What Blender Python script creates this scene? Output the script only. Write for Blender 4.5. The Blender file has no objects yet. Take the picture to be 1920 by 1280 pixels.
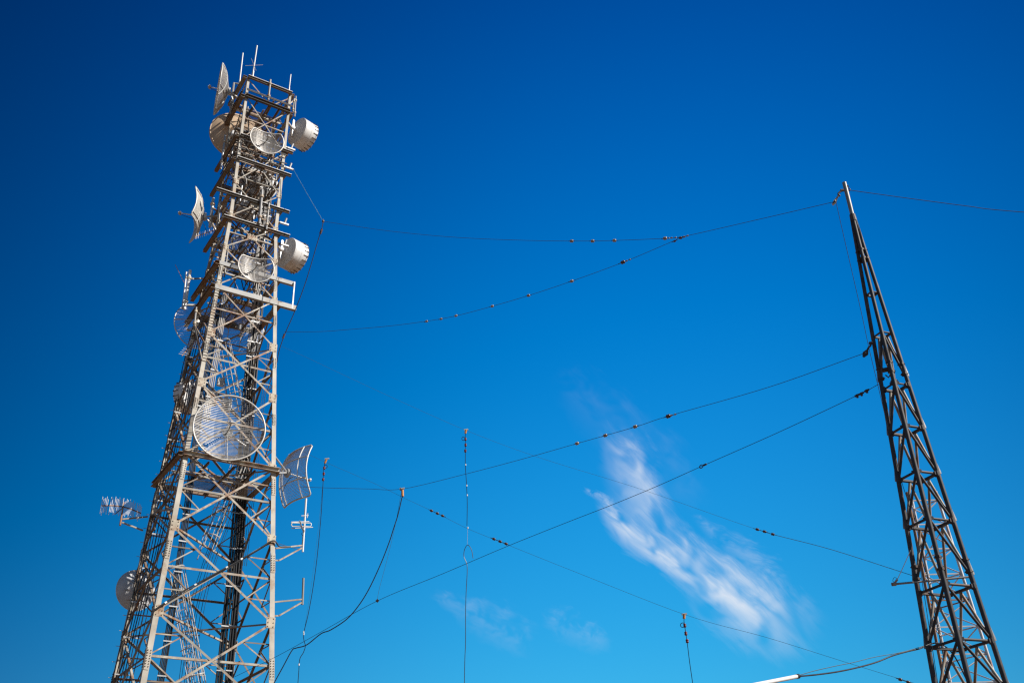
import bpy, bmesh, math, random
from mathutils import Vector, Matrix
random.seed(7)
V = Vector
R = math.radians
scene = bpy.context.scene
col = scene.collection

# ------------------------------------------------------------------ camera (35 mm lens, tilted up)
PITCH, ROLL, F_PX = 29.406, 2.18, 1850.0
CAM = V((0, 0, 1.6))
up_c = V((-125.0, -3280.0, F_PX)).normalized()            # world up seen from the camera (x right, y down, z forward)
fw_c = (V((0, 0, 1)) - up_c * up_c.z).normalized()
rt_c = fw_c.cross(up_c)
if rt_c.x < 0: rt_c = -rt_c
MC = Matrix((rt_c, fw_c, up_c))                            # camera axes -> world
def sight(px, py):
    return (MC @ V((px - 960.0, py - 640.0, F_PX))).normalized()
cam = bpy.data.cameras.new('camera'); camo = bpy.data.objects.new('camera', cam); col.objects.link(camo)
cam.sensor_fit = 'HORIZONTAL'; cam.sensor_width = 36.0; cam.lens = F_PX / 1920.0 * 36.0
cam.clip_start = 0.1; cam.clip_end = 60000
rx, uy, fz = MC @ V((1, 0, 0)), MC @ V((0, -1, 0)), MC @ V((0, 0, 1))
camo.matrix_world = Matrix(((rx.x, uy.x, -fz.x, 0), (rx.y, uy.y, -fz.y, 0), (rx.z, uy.z, -fz.z, 1.6), (0, 0, 0, 1)))
scene.camera = camo

# ------------------------------------------------------------------ tower frame: u along the front face, v away from the camera
UA = R(55.9)
eu = V((math.sin(UA), math.cos(UA), 0)); ev = V((-eu.y, eu.x, 0)); ez = V((0, 0, 1))
TC = V((-13.68, 41.80, 0))
def W(z): return 2.55 if z > 32 else 2.55 + (32 - z) * .117
def T(u, v, z): return TC + eu * u + ev * v + ez * z
def on_v(px, py, v):                                       # where a line of sight meets the plane v = const
    d = sight(px, py); t = ((TC - CAM).dot(ev) + v) / d.dot(ev); return CAM + d * t
def on_u(px, py, u):
    d = sight(px, py); t = ((TC - CAM).dot(eu) + u) / d.dot(eu); return CAM + d * t
def at(px, py, y):                                         # at y metres north of the camera
    d = sight(px, py); return CAM + d * (y / d.y)

# ------------------------------------------------------------------ mesh helpers
class MB:
    def __init__(s): s.v = []; s.f = []; s.sm = []; s.mi = []
    def add(s, vs, fs, smooth=False, mi=0):
        b = len(s.v); s.v += [V(p) for p in vs]
        for f in fs: s.f.append([b + i for i in f]); s.sm.append(smooth); s.mi.append(mi)
        return s
    def prism(s, prof, p0, p1, ax, ay, mi=0, prof1=None):  # profile in (ax, ay) swept p0 -> p1
        n = len(prof); prof1 = prof1 or prof
        vs = [p0 + ax * a + ay * b for a, b in prof] + [p1 + ax * a + ay * b for a, b in prof1]
        fs = [[i, (i + 1) % n, n + (i + 1) % n, n + i] for i in range(n)] + [list(range(n))[::-1], list(range(n, 2 * n))]
        return s.add(vs, fs, False, mi)
    def bar(s, p0, p1, w, h, ref=V((0, 0, 1)), mi=0):
        d = (p1 - p0).normalized(); a = d.cross(ref)
        a = a.normalized() if a.length > 1e-4 else d.orthogonal().normalized()
        b = a.cross(d)
        return s.prism([(-w/2, -h/2), (w/2, -h/2), (w/2, h/2), (-w/2, h/2)], p0, p1, a, b, mi)
    def angle(s, p0, p1, n, a, t=.012, off=0., flip=1):    # L section, one flange in the face plane, one inward
        d = (p1 - p0).normalized(); n = (n - d * n.dot(d)).normalized(); q = d.cross(n) * flip
        o = n * off - q * (a / 2)
        return s.prism([(0, 0), (a, 0), (a, -t), (t, -t), (t, -a), (0, -a)], p0 + o, p1 + o, q, n)
    def channel(s, p0, p1, n, h, dp, t=.015, off=0.):      # C section, web to the outside
        d = (p1 - p0).normalized(); n = (n - d * n.dot(d)).normalized(); q = d.cross(n)
        if q.z < 0: q = -q
        o = n * off
        return s.prism([(-h/2, 0), (h/2, 0), (h/2, -dp), (h/2-t, -dp), (h/2-t, -t), (-h/2+t, -t), (-h/2+t, -dp), (-h/2, -dp)], p0 + o, p1 + o, q, n)
    def tube(s, pts, r, n=6, closed=False, caps=True, r1=None, smooth=None, mi=0):
        pts = [V(p) for p in pts]; m = len(pts)
        smooth = (n >= 6) if smooth is None else smooth
        vs = []; prev = None
        for i, p in enumerate(pts):
            if closed: d = pts[(i + 1) % m] - pts[i - 1]
            else: d = pts[min(i + 1, m - 1)] - pts[max(i - 1, 0)]
            d = d.normalized() if d.length > 1e-9 else V((0, 0, 1))
            if prev is None: a = d.orthogonal().normalized()
            else:
                a = prev - d * prev.dot(d); a = a.normalized() if a.length > 1e-6 else d.orthogonal().normalized()
            prev = a; b = d.cross(a)
            rr = r if r1 is None else r + (r1 - r) * i / (m - 1)
            vs += [p + (a * math.cos(2*math.pi*k/n) + b * math.sin(2*math.pi*k/n)) * rr for k in range(n)]
        fs = []
        for i in range(m if closed else m - 1):
            j = (i + 1) % m
            fs += [[i*n+k, i*n+(k+1) % n, j*n+(k+1) % n, j*n+k] for k in range(n)]
        s.add(vs, fs, smooth, mi)
        if caps and not closed:
            s.add(vs[:n], [list(range(n))[::-1]], False, mi); s.add(vs[-n:], [list(range(n))], False, mi)
        return s
    def lathe(s, prof, o, ax, n=32, mi=0, smooth=True, sharp=False):   # prof: list of (dist along ax, radius)
        ax = ax.normalized(); a = ax.orthogonal().normalized(); b = ax.cross(a)
        def ring(x, r): return [o + ax * x + (a * math.cos(2*math.pi*k/n) + b * math.sin(2*math.pi*k/n)) * r for k in range(n)]
        if sharp:
            for (x0, r0), (x1, r1) in zip(prof, prof[1:]):
                s.add(ring(x0, r0) + ring(x1, r1), [[k, (k+1) % n, n+(k+1) % n, n+k] for k in range(n)], smooth, mi)
        else:
            vs = []
            for x, r in prof: vs += ring(x, r)
            s.add(vs, [[i*n+k, i*n+(k+1) % n, (i+1)*n+(k+1) % n, (i+1)*n+k] for i in range(len(prof)-1) for k in range(n)], smooth, mi)
        return s
    def build(s, name, mats, parent=None):
        off = V((0, 0, 0)); q = parent
        while q: off += q.location; q = q.parent
        me = bpy.data.meshes.new(name)
        me.from_pydata([tuple(p - off) for p in s.v], [], s.f)
        me.polygons.foreach_set('use_smooth', s.sm)
        if not isinstance(mats, (list, tuple)): mats = [mats]
        for m in mats: me.materials.append(m)
        me.polygons.foreach_set('material_index', s.mi)
        me.update()
        o = bpy.data.objects.new(name, me); col.objects.link(o); o.parent = parent
        return o

def tag(o, label, cat, group=None):
    o['label'] = label; o['category'] = cat
    if group: o['group'] = group
    return o
def thing(name, label, cat, loc, group=None):
    o = bpy.data.objects.new(name, None); col.objects.link(o); o.location = loc; o.empty_display_size = .2
    return tag(o, label, cat, group)
def spline(pts, k=6):                                      # Catmull-Rom through the points
    if len(pts) < 3: return pts
    P = [pts[0] * 2 - pts[1]] + list(pts) + [pts[-1] * 2 - pts[-2]]; out = []
    for i in range(1, len(P) - 2):
        a, b, c, d = P[i-1], P[i], P[i+1], P[i+2]
        for j in range(k):
            t = j / k
            out.append(.5 * ((2*b) + (c-a)*t + (2*a-5*b+4*c-d)*t*t + (3*b-a-3*c+d)*t*t*t))
    return out + [pts[-1]]

# ------------------------------------------------------------------ materials
def mat(name, base, rough=.55, metal=0., var=.15, scale=3., stain=None, stain_amt=.0, stain_scale=1.2, rnd=.12, bump=0.):
    m = bpy.data.materials.new(name); m.use_nodes = True; nt = m.node_tree; N = nt.nodes; L = nt.links
    b = N['Principled BSDF']; b.inputs['Roughness'].default_value = rough; b.inputs['Metallic'].default_value = metal
    geo = N.new('ShaderNodeNewGeometry'); oi = N.new('ShaderNodeObjectInfo')
    no = N.new('ShaderNodeTexNoise'); no.inputs['Scale'].default_value = scale; no.inputs['Detail'].default_value = 5
    L.new(geo.outputs['Position'], no.inputs['Vector'])
    mp = N.new('ShaderNodeMapRange'); mp.inputs[3].default_value = 1 - var; mp.inputs[4].default_value = 1 + var
    mp.inputs[1].default_value = .3; mp.inputs[2].default_value = .7
    L.new(no.outputs['Fac'], mp.inputs[0])
    mr = N.new('ShaderNodeMapRange'); mr.inputs[3].default_value = 1 - rnd; mr.inputs[4].default_value = 1 + rnd
    L.new(oi.outputs['Random'], mr.inputs[0])
    mu = N.new('ShaderNodeMath'); mu.operation = 'MULTIPLY'; L.new(mp.outputs[0], mu.inputs[0]); L.new(mr.outputs[0], mu.inputs[1])
    sc = N.new('ShaderNodeVectorMath'); sc.operation = 'SCALE'; sc.inputs[0].default_value = base; L.new(mu.outputs[0], sc.inputs['Scale'])
    out = sc.outputs[0]
    if stain:
        n2 = N.new('ShaderNodeTexNoise'); n2.inputs['Scale'].default_value = stain_scale; n2.inputs['Detail'].default_value = 8; n2.inputs['Roughness'].default_value = .65
        L.new(geo.outputs['Position'], n2.inputs['Vector'])
        ad = N.new('ShaderNodeMath'); ad.operation = 'MULTIPLY_ADD'; ad.inputs[1].default_value = .12; L.new(oi.outputs['Random'], ad.inputs[0]); L.new(n2.outputs['Fac'], ad.inputs[2])
        rp = N.new('ShaderNodeMapRange'); rp.inputs[1].default_value = .68 - stain_amt * .2; rp.inputs[2].default_value = .86 - stain_amt * .2
        L.new(ad.outputs[0], rp.inputs[0])
        mx = N.new('ShaderNodeMix'); mx.data_type = 'RGBA'; L.new(rp.outputs[0], mx.inputs[0]); L.new(out, mx.inputs[6]); mx.inputs[7].default_value = (*stain, 1)
        out = mx.outputs[2]
    L.new(out, b.inputs['Base Color'])
    if bump:
        bp = N.new('ShaderNodeBump'); bp.inputs['Strength'].default_value = bump; bp.inputs['Distance'].default_value = .01
        L.new(no.outputs['Fac'], bp.inputs['Height']); L.new(bp.outputs[0], b.inputs['Normal'])
    return m
RUST = (.24, .11, .045)
M_STEEL = mat('weathered_cream_paint', (.38, .34, .28), .55, 0, .25, 2.2, RUST, .75, 1.7, .26)
M_BEAM = mat('rusty_shaded_beam', (.22, .17, .125), .65, 0, .2, 3., RUST, .6, 2., .15)  # rusty brown, base darkened to carry the shade of the unlit faces
M_SHADEB = mat('shaded_web_steel', (.10, .085, .07), .6, 0, .2, 3., RUST, .4, 2., .15)  # front ring beams: shade inside the channel is put into this dark base
M_WEB = mat('grey_galvanised_beam', (.34, .335, .325), .5, .1, .14, 3., (.26, .2, .15), .3, 1.5, .08)
M_LEG = mat('pale_galvanised_leg', (.45, .41, .345), .5, 0, .2, 1.6, (.30, .18, .09), .5, 1.1, .05)
M_GALV = mat('galvanised_steel', (.52, .52, .52), .42, .35, .15, 4., (.3, .24, .18), .2, 2., .1)
M_GUSS = mat('rusty_gusset_steel', (.50, .43, .33), .6, 0, .2, 5., RUST, .6, 3., .1)
M_BOLT = mat('dark_bolt_steel', (.06, .045, .035), .5, .3, .2, 8.)
M_MAST = mat('dull_dark_mast_steel', (.05, .047, .052), .62, .05, .3, 5., (.16, .10, .07), .4, 2., .06)
M_PIPE = mat('galvanised_pipe', (.27, .265, .26), .5, .15, .1, 5.)
M_BLACK = mat('black_cable_jacket', (.018, .018, .02), .38, 0, .3, 4., None, 0, 1, .3)
M_GREYC = mat('grey_cable_jacket', (.42, .40, .38), .5, 0, .2, 4., None, 0, 1, .3)
M_WIRE = mat('dark_copper_wire', (.03, .03, .033), .7, .0, .2, 4.)
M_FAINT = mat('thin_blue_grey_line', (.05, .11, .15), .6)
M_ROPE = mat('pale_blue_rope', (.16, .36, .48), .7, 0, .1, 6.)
M_WHITE = mat('white_dish_paint', (.82, .80, .78), .38, 0, .04, 2.5, (.55, .45, .36), .18, 1.6, .03)
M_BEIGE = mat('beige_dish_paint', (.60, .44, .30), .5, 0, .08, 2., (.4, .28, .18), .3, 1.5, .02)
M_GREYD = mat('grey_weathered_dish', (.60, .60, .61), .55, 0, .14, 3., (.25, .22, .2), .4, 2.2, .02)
M_GRID = mat('grid_reflector_bars', (.50, .48, .46), .45, .2, .08, 4., None, 0, 1, .05)
M_RIM = mat('pale_rim_tube', (.70, .67, .62), .4, .15, .08, 4.)
M_FIB = mat('white_fibreglass', (.80, .80, .80), .35, 0, .04, 4.)
M_CERA = mat('buff_ceramic', (.34, .26, .2), .25, 0, .15, 8.)
M_BROWN = mat('brown_glazed_ceramic', (.10, .05, .035), .25, 0, .2, 8.)
M_ORANGE = mat('orange_insulator', (.62, .25, .05), .4, 0, .15, 12.)
M_RED = mat('dark_red_bead', (.16, .018, .02), .35, 0, .2, 12.)
M_RUSTY = mat('rusted_pulley_iron', (.075, .05, .04), .65, .2, .3, 12.)
M_LATT = mat('pale_lattice_paint', (.68, .66, .66), .5, .1, .1, 3., (.35, .12, .05), .32, 1.3, .1)
M_RUSTLEG = mat('rusted_tube', (.32, .17, .09), .7, 0, .3, 3.)
M_GRATE = mat('brown_grating_steel', (.28, .22, .16), .65, 0, .2, 6., RUST, .4, 2.)
M_BOX = mat('white_cabinet_paint', (.72, .72, .72), .45, 0, .05, 3.)
M_INK = mat('dark_marking_paint', (.04, .04, .045), .5)
M_TIE = mat('white_tape_tie', (.8, .8, .8), .5)

# ------------------------------------------------------------------ ground (below the frame; its soil colours the undersides)
g = MB(); S_ = 9000
g.add([(-S_, -S_, 0), (S_, -S_, 0), (S_, S_, 0), (-S_, S_, 0)], [[0, 1, 2, 3]])
go = g.build('ground', mat('dry_reddish_soil', (.13, .072, .035), .95, 0, .25, .6, (.18, .16, .09), .3, .08)); go['kind'] = 'structure'

# ================================================================== LEFT LATTICE TOWER
tower = thing('lattice_tower', 'tall square cream steel lattice tower covered in dishes and antennas', 'tower', TC)
TOP = 41.58
NODES = [0, 4.4, 8.25, 11.85, 15.4, 18.72, 22.28, 25.0, 27.75, 30.1, 32.1, 34.3, 37.2, 40.2, TOP]
FACES = [  # outward normal, tangent
    (-ev, eu), (-eu, -ev), (ev, -eu), (eu, ev)]
def corner(su, sv, z): w = W(z) / 2; return T(su * w, sv * w, z)
def face_pt(k, s, z):                                      # s -1..1 across face k, on its plane
    n, t = FACES[k]; w = W(z) / 2; return TC + n * w + t * (s * w) + ez * z
for su, sv in ((-1, -1), (1, -1), (-1, 1), (1, 1)):
    m = MB(); zs = [0, 32, TOP]; prof_w = [.24, .165, .125]
    vs = []; t = .02
    for z, a in zip(zs, prof_w):
        c = corner(su, sv, z); x = -eu * su; y = -ev * sv
        vs += [c, c + x*a, c + x*a + y*t, c + x*t + y*t, c + x*t + y*a, c + y*a]
    fs = []
    for i in range(2):
        fs += [[i*6+j, i*6+(j+1) % 6, (i+1)*6+(j+1) % 6, (i+1)*6+j] for j in range(6)]
    fs += [[5, 4, 3, 2, 1, 0], [12, 13, 14, 15, 16, 17]]
    m.add(vs, fs); m.build('leg', M_LEG, tower)
diag, redun = [], []
cnt = 0
for i in range(len(NODES) - 1):
    z0, z1 = NODES[i], NODES[i+1]; zc = None
    h = z1 - z0
    for k in range(4):
        n = FACES[k][0]; a = .088 if z1 < 26 else (.068 if z1 < 33 else .056)
        A0, B0, A1, B1 = face_pt(k, -.97, z0), face_pt(k, .97, z0), face_pt(k, -.97, z1), face_pt(k, .97, z1)
        w0, w1 = W(z0), W(z1); tt = w0 / (w0 + w1); X = A0.lerp(B1, tt); zc = X.z
        hidden = z1 < 8.3
        if i < len(NODES) - 2 or k != 0:
            for (p, q, o) in ((A0, B1, -.012), (B0, A1, -.045)):
                m = MB(); m.angle(p, q, n, a, .012, o, 1 if o > -.02 else -1); diag.append((hidden, m, M_STEEL if k == 0 or random.random() < .45 else M_BEAM))
        if i < len(NODES) - 2:
            m = MB(); m.angle(face_pt(k, -.98, zc), face_pt(k, .98, zc), n, a, .012, -.075, random.choice((1, -1)))
            m.build('horizontal_brace', M_STEEL if k == 0 else M_BEAM, tower)
        if z1 < 25.5:
            b = .05
            for s, P in ((-1, A0), (1, B0)):               # lower half diagonals
                md = P.lerp(X, .5)
                for zz in (md.z, zc):
                    m = MB(); m.angle(md, face_pt(k, s * .97, zz), n, b, .01, -.105 - .004 * (zz == zc)); redun.append((hidden, k, m))
            for s, P in ((-1, A1), (1, B1)):
                md = P.lerp(X, .5)
                for zz in (md.z, zc):
                    m = MB(); m.angle(md, face_pt(k, s * .97, zz), n, b, .01, -.119 - .004 * (zz == zc)); redun.append((hidden, k, m))
rest = MB()
for hid, m, mt_ in diag:
    if hid: rest.add(m.v, m.f)
    else: m.build('diagonal_brace', mt_, tower)
rest.build('diagonal_brace', M_STEEL, tower)['kind'] = 'stuff'
rest = MB(); redun.sort(key=lambda x: (x[0], (0, 1, 3, 2).index(x[1])))
for i, (hid, k, m) in enumerate(redun):
    if i < 99: m.build('stay_brace', M_STEEL if k == 0 and i % 3 else M_BEAM, tower)
    else: rest.add(m.v, m.f)
rest.build('stay_brace', M_STEEL, tower)['kind'] = 'stuff'
# gusset plates with bolts at every node, splice plates on the legs
def plate(m, c, n, q, w, h, t=.014, bolts=(2, 3)):
    s = q.cross(n).normalized()
    m.prism([(-w/2, -h/2), (w/2, -h/2), (w/2, h/2), (-w/2, h/2)], c, c + n * t, s, q)
    for i in range(bolts[0]):
        for j in range(bolts[1]):
            p = c + n * t + s * w * (-.32 + .64 * i / max(bolts[0]-1, 1)) + q * h * (-.36 + .72 * j / max(bolts[1]-1, 1))
            m.lathe([(0, .022), (.018, .022), (.019, .0)], p, n, 6, 1, False)
for z in NODES[2:-1]:
    for su, sv in ((-1, -1), (1, -1), (-1, 1), (1, 1)):
        m = MB(); c = corner(su, sv, z); sz = .36 if z < 26 else .25
        plate(m, c - eu*su*sz*.5 + ev*sv*.006, ev*sv, ez, sz, sz*1.25)
        plate(m, c - ev*sv*sz*.5 + eu*su*.006, eu*su, ez, sz, sz*1.25)
        m.build('gusset_plate', [M_GUSS, M_BOLT], tower)
for z in (10.0, 14.4, 17.9, 21.2, 24.2, 28.6, 26.6):
    for su, sv in ((-1, -1), (1, -1), (-1, 1)):
        m = MB(); c = corner(su, sv, z)
        dleg = (corner(su, sv, z + 1) - c).normalized()
        plate(m, c - eu*su*.1 + ev*sv*.004, ev*sv, dleg, .17 if z < 20 else .14, .85 if z < 20 else .6, .012, (2, 7))
        plate(m, c - ev*sv*.1 + eu*su*.004, eu*su, dleg, .17 if z < 20 else .14, .85 if z < 20 else .6, .012, (2, 7))
        m.build('splice_plate', [M_LEG, M_BOLT], tower)
for z0, z1 in zip(NODES[8:12], NODES[9:13]):               # big plates where the upper braces cross
    w0, w1 = W(z0), W(z1); zc = z0 + (z1 - z0) * w0 / (w0 + w1)
    for k in (0, 1):
        n, t = FACES[k]; m = MB(); plate(m, face_pt(k, 0, zc) - n * .008, n, ez, .5, .3, .012, (4, 2)); m.build('crossing_plate', [M_GUSS, M_BOLT], tower)
# wide ring beams
def beam(p, q, n, h, d, mt=M_STEEL, off=.01, name='ring_beam', out=True):
    m = MB()
    if out: m.channel(p, q, -n, h, d, .018, -.012)
    else: m.channel(p, q, n, h, d, .016, off)
    return m.build(name, mt, tower)
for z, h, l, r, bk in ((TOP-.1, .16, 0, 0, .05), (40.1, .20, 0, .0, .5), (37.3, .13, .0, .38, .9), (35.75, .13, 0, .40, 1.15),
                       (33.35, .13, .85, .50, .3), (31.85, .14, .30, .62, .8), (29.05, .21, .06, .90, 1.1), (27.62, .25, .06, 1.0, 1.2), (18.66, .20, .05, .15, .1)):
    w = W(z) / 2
    beam(T(-w - l, -w - .03, z), T(w + r, -w - .03, z), -ev, h, h * .8, M_WEB if z in (29.05, 27.62) else (M_STEEL if z == 18.66 else M_SHADEB), out=z not in (29.05, 27.62))
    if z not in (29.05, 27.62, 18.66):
        m = MB(); m.bar(T(-w - l, -w - .1, z + h*.5 + .013), T(w + r, -w - .1, z + h*.5 + .013), .15, .022); m.build('sunlit_top_strip', M_GALV, tower)  # added pale strip, paints the sunlit top edge over the dark web
    beam(T(-w - .035, -w - .05, z - .02), T(-w - .035, w + bk, z - .02), -eu, h, max(.2, h * .8), M_BEAM)
    beam(T(w + .035, -w - .05, z - .02), T(w + .035, w + .2, z - .02), eu, h, h * .8, M_BEAM)
    beam(T(-w - .1, w + .04, z), T(w + .1, w + .04, z), ev, h, h * .8, M_BEAM)
w = W(28.3) / 2                                            # frame end closing the two wide beams
m = MB(); m.bar(T(w + .84, -w - .05, 27.55), T(w + .84, -w - .05, 29.1), .06, .06, eu); m.build('end_post', M_GALV, tower)
# short stub brackets by the right leg
for px, py, L_ in ((553, 282, .55), (550, 318.5, .55), (541, 422, .6), (541, 462, .6)):
    e = on_v(px, py, -.95); b = e - eu * L_
    m = MB(); m.bar(b, e, .10, .08); m.bar(b + eu*.1 - ev*.05, b + eu*.1 + ev*1.3, .08, .08)
    m.tube([e - eu*.22 + ez*.02, e - eu*.16 - ev*.05 + ez*.34], .055, 8)
    m.build('stub_bracket', M_GALV, tower)
# rails under the top ring, diagonal rods
for z, o in ((40.55, .16), (40.42, .22), (36.45, .1), (36.15, .12), (37.0, .14)):
    w = W(z)/2; m = MB(); m.bar(T(-w, -w - o, z), T(w + .1, -w - o, z), .045, .045); m.build('guard_rail', M_MAST, tower)
    m = MB(); m.bar(T(-w - o, -w, z), T(-w - o, w, z), .045, .045); m.build('guard_rail', M_MAST, tower)
m = MB(); m.angle(T(-1.2, -1.27, 41.4), T(.0, -1.27, 40.3), -ev, .06, .01, -.03); m.build('top_brace', M_STEEL, tower)
m = MB(); m.angle(T(1.2, -1.27, 41.2), T(.35, -1.27, 40.3), -ev, .06, .01, -.03); m.build('top_brace', M_STEEL, tower)
# inner floors of open grating and joists
for z, ua, ub, va, vb in ((40.15, -.9, 1.1, -.4, 1.1), (36.3, -1., .9, .1, 1.2), (33.7, -.9, .2, -.2, 1.1), (30.2, -.1, 1.2, -.9, 1.2), (27.45, -.55, .8, -1.1, 1.0), (27.45, -1.2, -.5, .2, 1.3), (18.55, -.9, 1.9, -.6, 1.3)):
    m = MB(); nx = int((ub - ua) / .045)
    for i in range(nx + 1):
        x = ua + (ub - ua) * i / nx; m.bar(T(x, va, z), T(x, vb, z), .012, .03)
    for v_ in (va, (va + vb) / 2, vb): m.bar(T(ua, v_, z - .02), T(ub, v_, z - .02), .03, .03)
    m.build('floor_grating', M_GRATE, tower)
for z in (40.05, 37.2, 36.2, 34.3, 32.1, 30.1, 27.35, 18.45):
    w = W(z) / 2
    for s in (-.45, .1, .55):
        m = MB(); m.channel(T(s*w, -w, z), T(s*w, w, z), eu, .12, .07, .012); m.build('floor_joist', M_BEAM, tower)
    m = MB(); m.angle(T(-w, -w*.3, z - .1), T(w, -w*.3 , z - .1), -ev, .1, .012); m.build('floor_joist', M_STEEL, tower)
for z in NODES[2:8]:                                       # plan bracing inside
    for a, b in (((-1, -1), (1, 1)), ((1, -1), (-1, 1))):
        if z in (11.85, 18.72, 25.0) or a == (-1, -1):
            m = MB(); m.angle(corner(*a, z), corner(*b, z), -ez, .075, .01, .02 if a[0] < 0 else .05); m.build('plan_brace', M_STEEL, tower)

for i in range(34):                                        # odd mounting beams across the crowded top half
    z = random.uniform(28., 40.8); w = W(z) / 2; d_ = random.uniform(-.8, .9)
    m = MB(); p, q = (T(-w, d_, z), T(w, d_, z)) if i % 2 else (T(d_, -w, z), T(d_, w, z))
    if i % 5 == 0: q = q + ez * random.uniform(-.9, .9)
    m.angle(p, q, -ez, random.choice((.06, .08, .1)), .01); m.build('mounting_beam', (M_BEAM, M_STEEL, M_MAST)[i % 3], tower)
for k in range(64):                                        # step bolts up the far left leg
    z = 9.2 + k * .32; c = corner(-1, 1, z)
    m = MB(); m.tube([c - ev*.08, c - ev*.08 - eu*.17], .012, 5) if k % 2 else m.tube([c + eu*.08, c + eu*.08 + ev*.17], .012, 5); m.build('step_bolt', M_GUSS, tower)
for k in range(30):
    z = 23.4 + k * .16; c = corner(-1, -1, z)
    m = MB(); m.bar(c + eu*.02 - ev*.005, c + eu*.2 - ev*.02, .03, .03); m.build('step_rung', M_STEEL, tower)

# ------------------------------------------------------------------ dishes
def frame(az, el=0, roll=0):
    a = V((math.sin(R(az)) * math.cos(R(el)), math.cos(R(az)) * math.cos(R(el)), math.sin(R(el))))
    x = a.cross(ez).normalized(); y = x.cross(a)
    c, s = math.cos(R(roll)), math.sin(R(roll))
    return a, x * c + y * s, y * c - x * s
def circle_out(th): return 1.
def crop_out(top, bot=-2, side=2):
    def f(th):
        r = 1.; s, c = math.sin(th), math.cos(th)
        if s > 1e-6: r = min(r, top / s)
        if s < -1e-6: r = min(r, bot / s)
        if abs(c) > 1e-6: r = min(r, side / abs(c))
        return r
    return f
def super_out(p):
    return lambda th: (abs(math.cos(th))**p + abs(math.sin(th))**p) ** (-1/p)
def grid_dish(label, c, az, D, outline=circle_out, el=0, roll=0, fD=.35, step=.075, br=.011, rim_r=.03, ribs=(-.55, 0, .55), xribs=(0,), feed=.38, anchors=(), gm=None, rm=None, group='grid dishes on the tower', dark=False, bars_vertical=False, feed_r=.03):
    a, x, y = frame(az, el, roll); R0 = D / 2; f = fD * D
    gm = gm or M_GRID; rm = rm or M_RIM
    t = thing('grid_dish', label, 'dish antenna', c, group)
    def P(px, py): return c + x*px + y*py + a * ((px*px + py*py - R0*R0) / (4*f))
    m = MB(); m.tube([P(R0*outline(th)*math.cos(th), R0*outline(th)*math.sin(th)) for th in [2*math.pi*i/72 for i in range(72)]], rim_r, 6, True); m.build('rim', rm, t)
    def extent(yy, vert):                                  # chord of the outline at yy
        lo = hi = None
        for i in range(721):
            q = -1 + 2*i/720
            X, Y = (q, yy/R0) if not vert else (yy/R0, q)
            r = math.hypot(X, Y)
            if r <= outline(math.atan2(Y, X)) + 1e-6:
                if lo is None: lo = q
                hi = q
        return (lo*R0, hi*R0) if lo is not None and hi - lo > .02 else None
    m = MB(); n = int(R0 / step)
    for i in range(-n, n + 1):
        yy = i * step + random.uniform(-.06, .06) * step; e = extent(yy, bars_vertical)
        if not e: continue
        k = 10
        pts = [(e[0] + (e[1]-e[0])*j/k) for j in range(k+1)]
        m.tube([P(q, yy) if not bars_vertical else P(yy, q) for q in pts], br, 4, caps=False)
    m.build('reflector_grid', gm, t)
    for vert, lst in ((True, ribs), (False, xribs)):
        for q in lst:
            e = extent(q*R0, vert)
            if not e: continue
            pts = [e[0] + (e[1]-e[0])*j/12 for j in range(13)]
            m = MB(); m.tube([(P(q*R0, s) if vert else P(s, q*R0)) - a*(br + rim_r*.6) for s in pts], rim_r*.75, 5); m.build('rib', rm, t)
    vtx = P(0, 0)
    if feed:
        tip = vtx + a * (f * feed / .38)
        m = MB(); m.tube([vtx, tip], feed_r, 6); m.build('feed_boom', rm, t)
        m = MB(); m.tube(spline([tip - y*.05, vtx.lerp(tip, .6) - y*.16 + x*.05, vtx + a*.12 - y*.2 + x*.12, vtx - a*.15 - y*.5 + x*.1, vtx - a*.3 - y*1.0], 5), .013, 5); m.build('feed_cable', M_BLACK, t)
        m = MB(); m.bar(tip - x*.14, tip + x*.14, .06, .1, a); m.bar(tip - a*.04, tip + a*.1, .09, .09); m.build('feed_horn', M_GREYD, t)
    m = MB(); m.lathe([(-.16, .0), (-.16, .2), (-.06, .24), (-.03, .0)], vtx, a, 10, 0, False); m.build('hub', M_GALV, t)
    for q in anchors:
        m = MB(); m.tube([vtx - a*.1, q], .045, 7); m.build('mount_arm', M_GALV, t)
    return t, P, a, x, y
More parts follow.
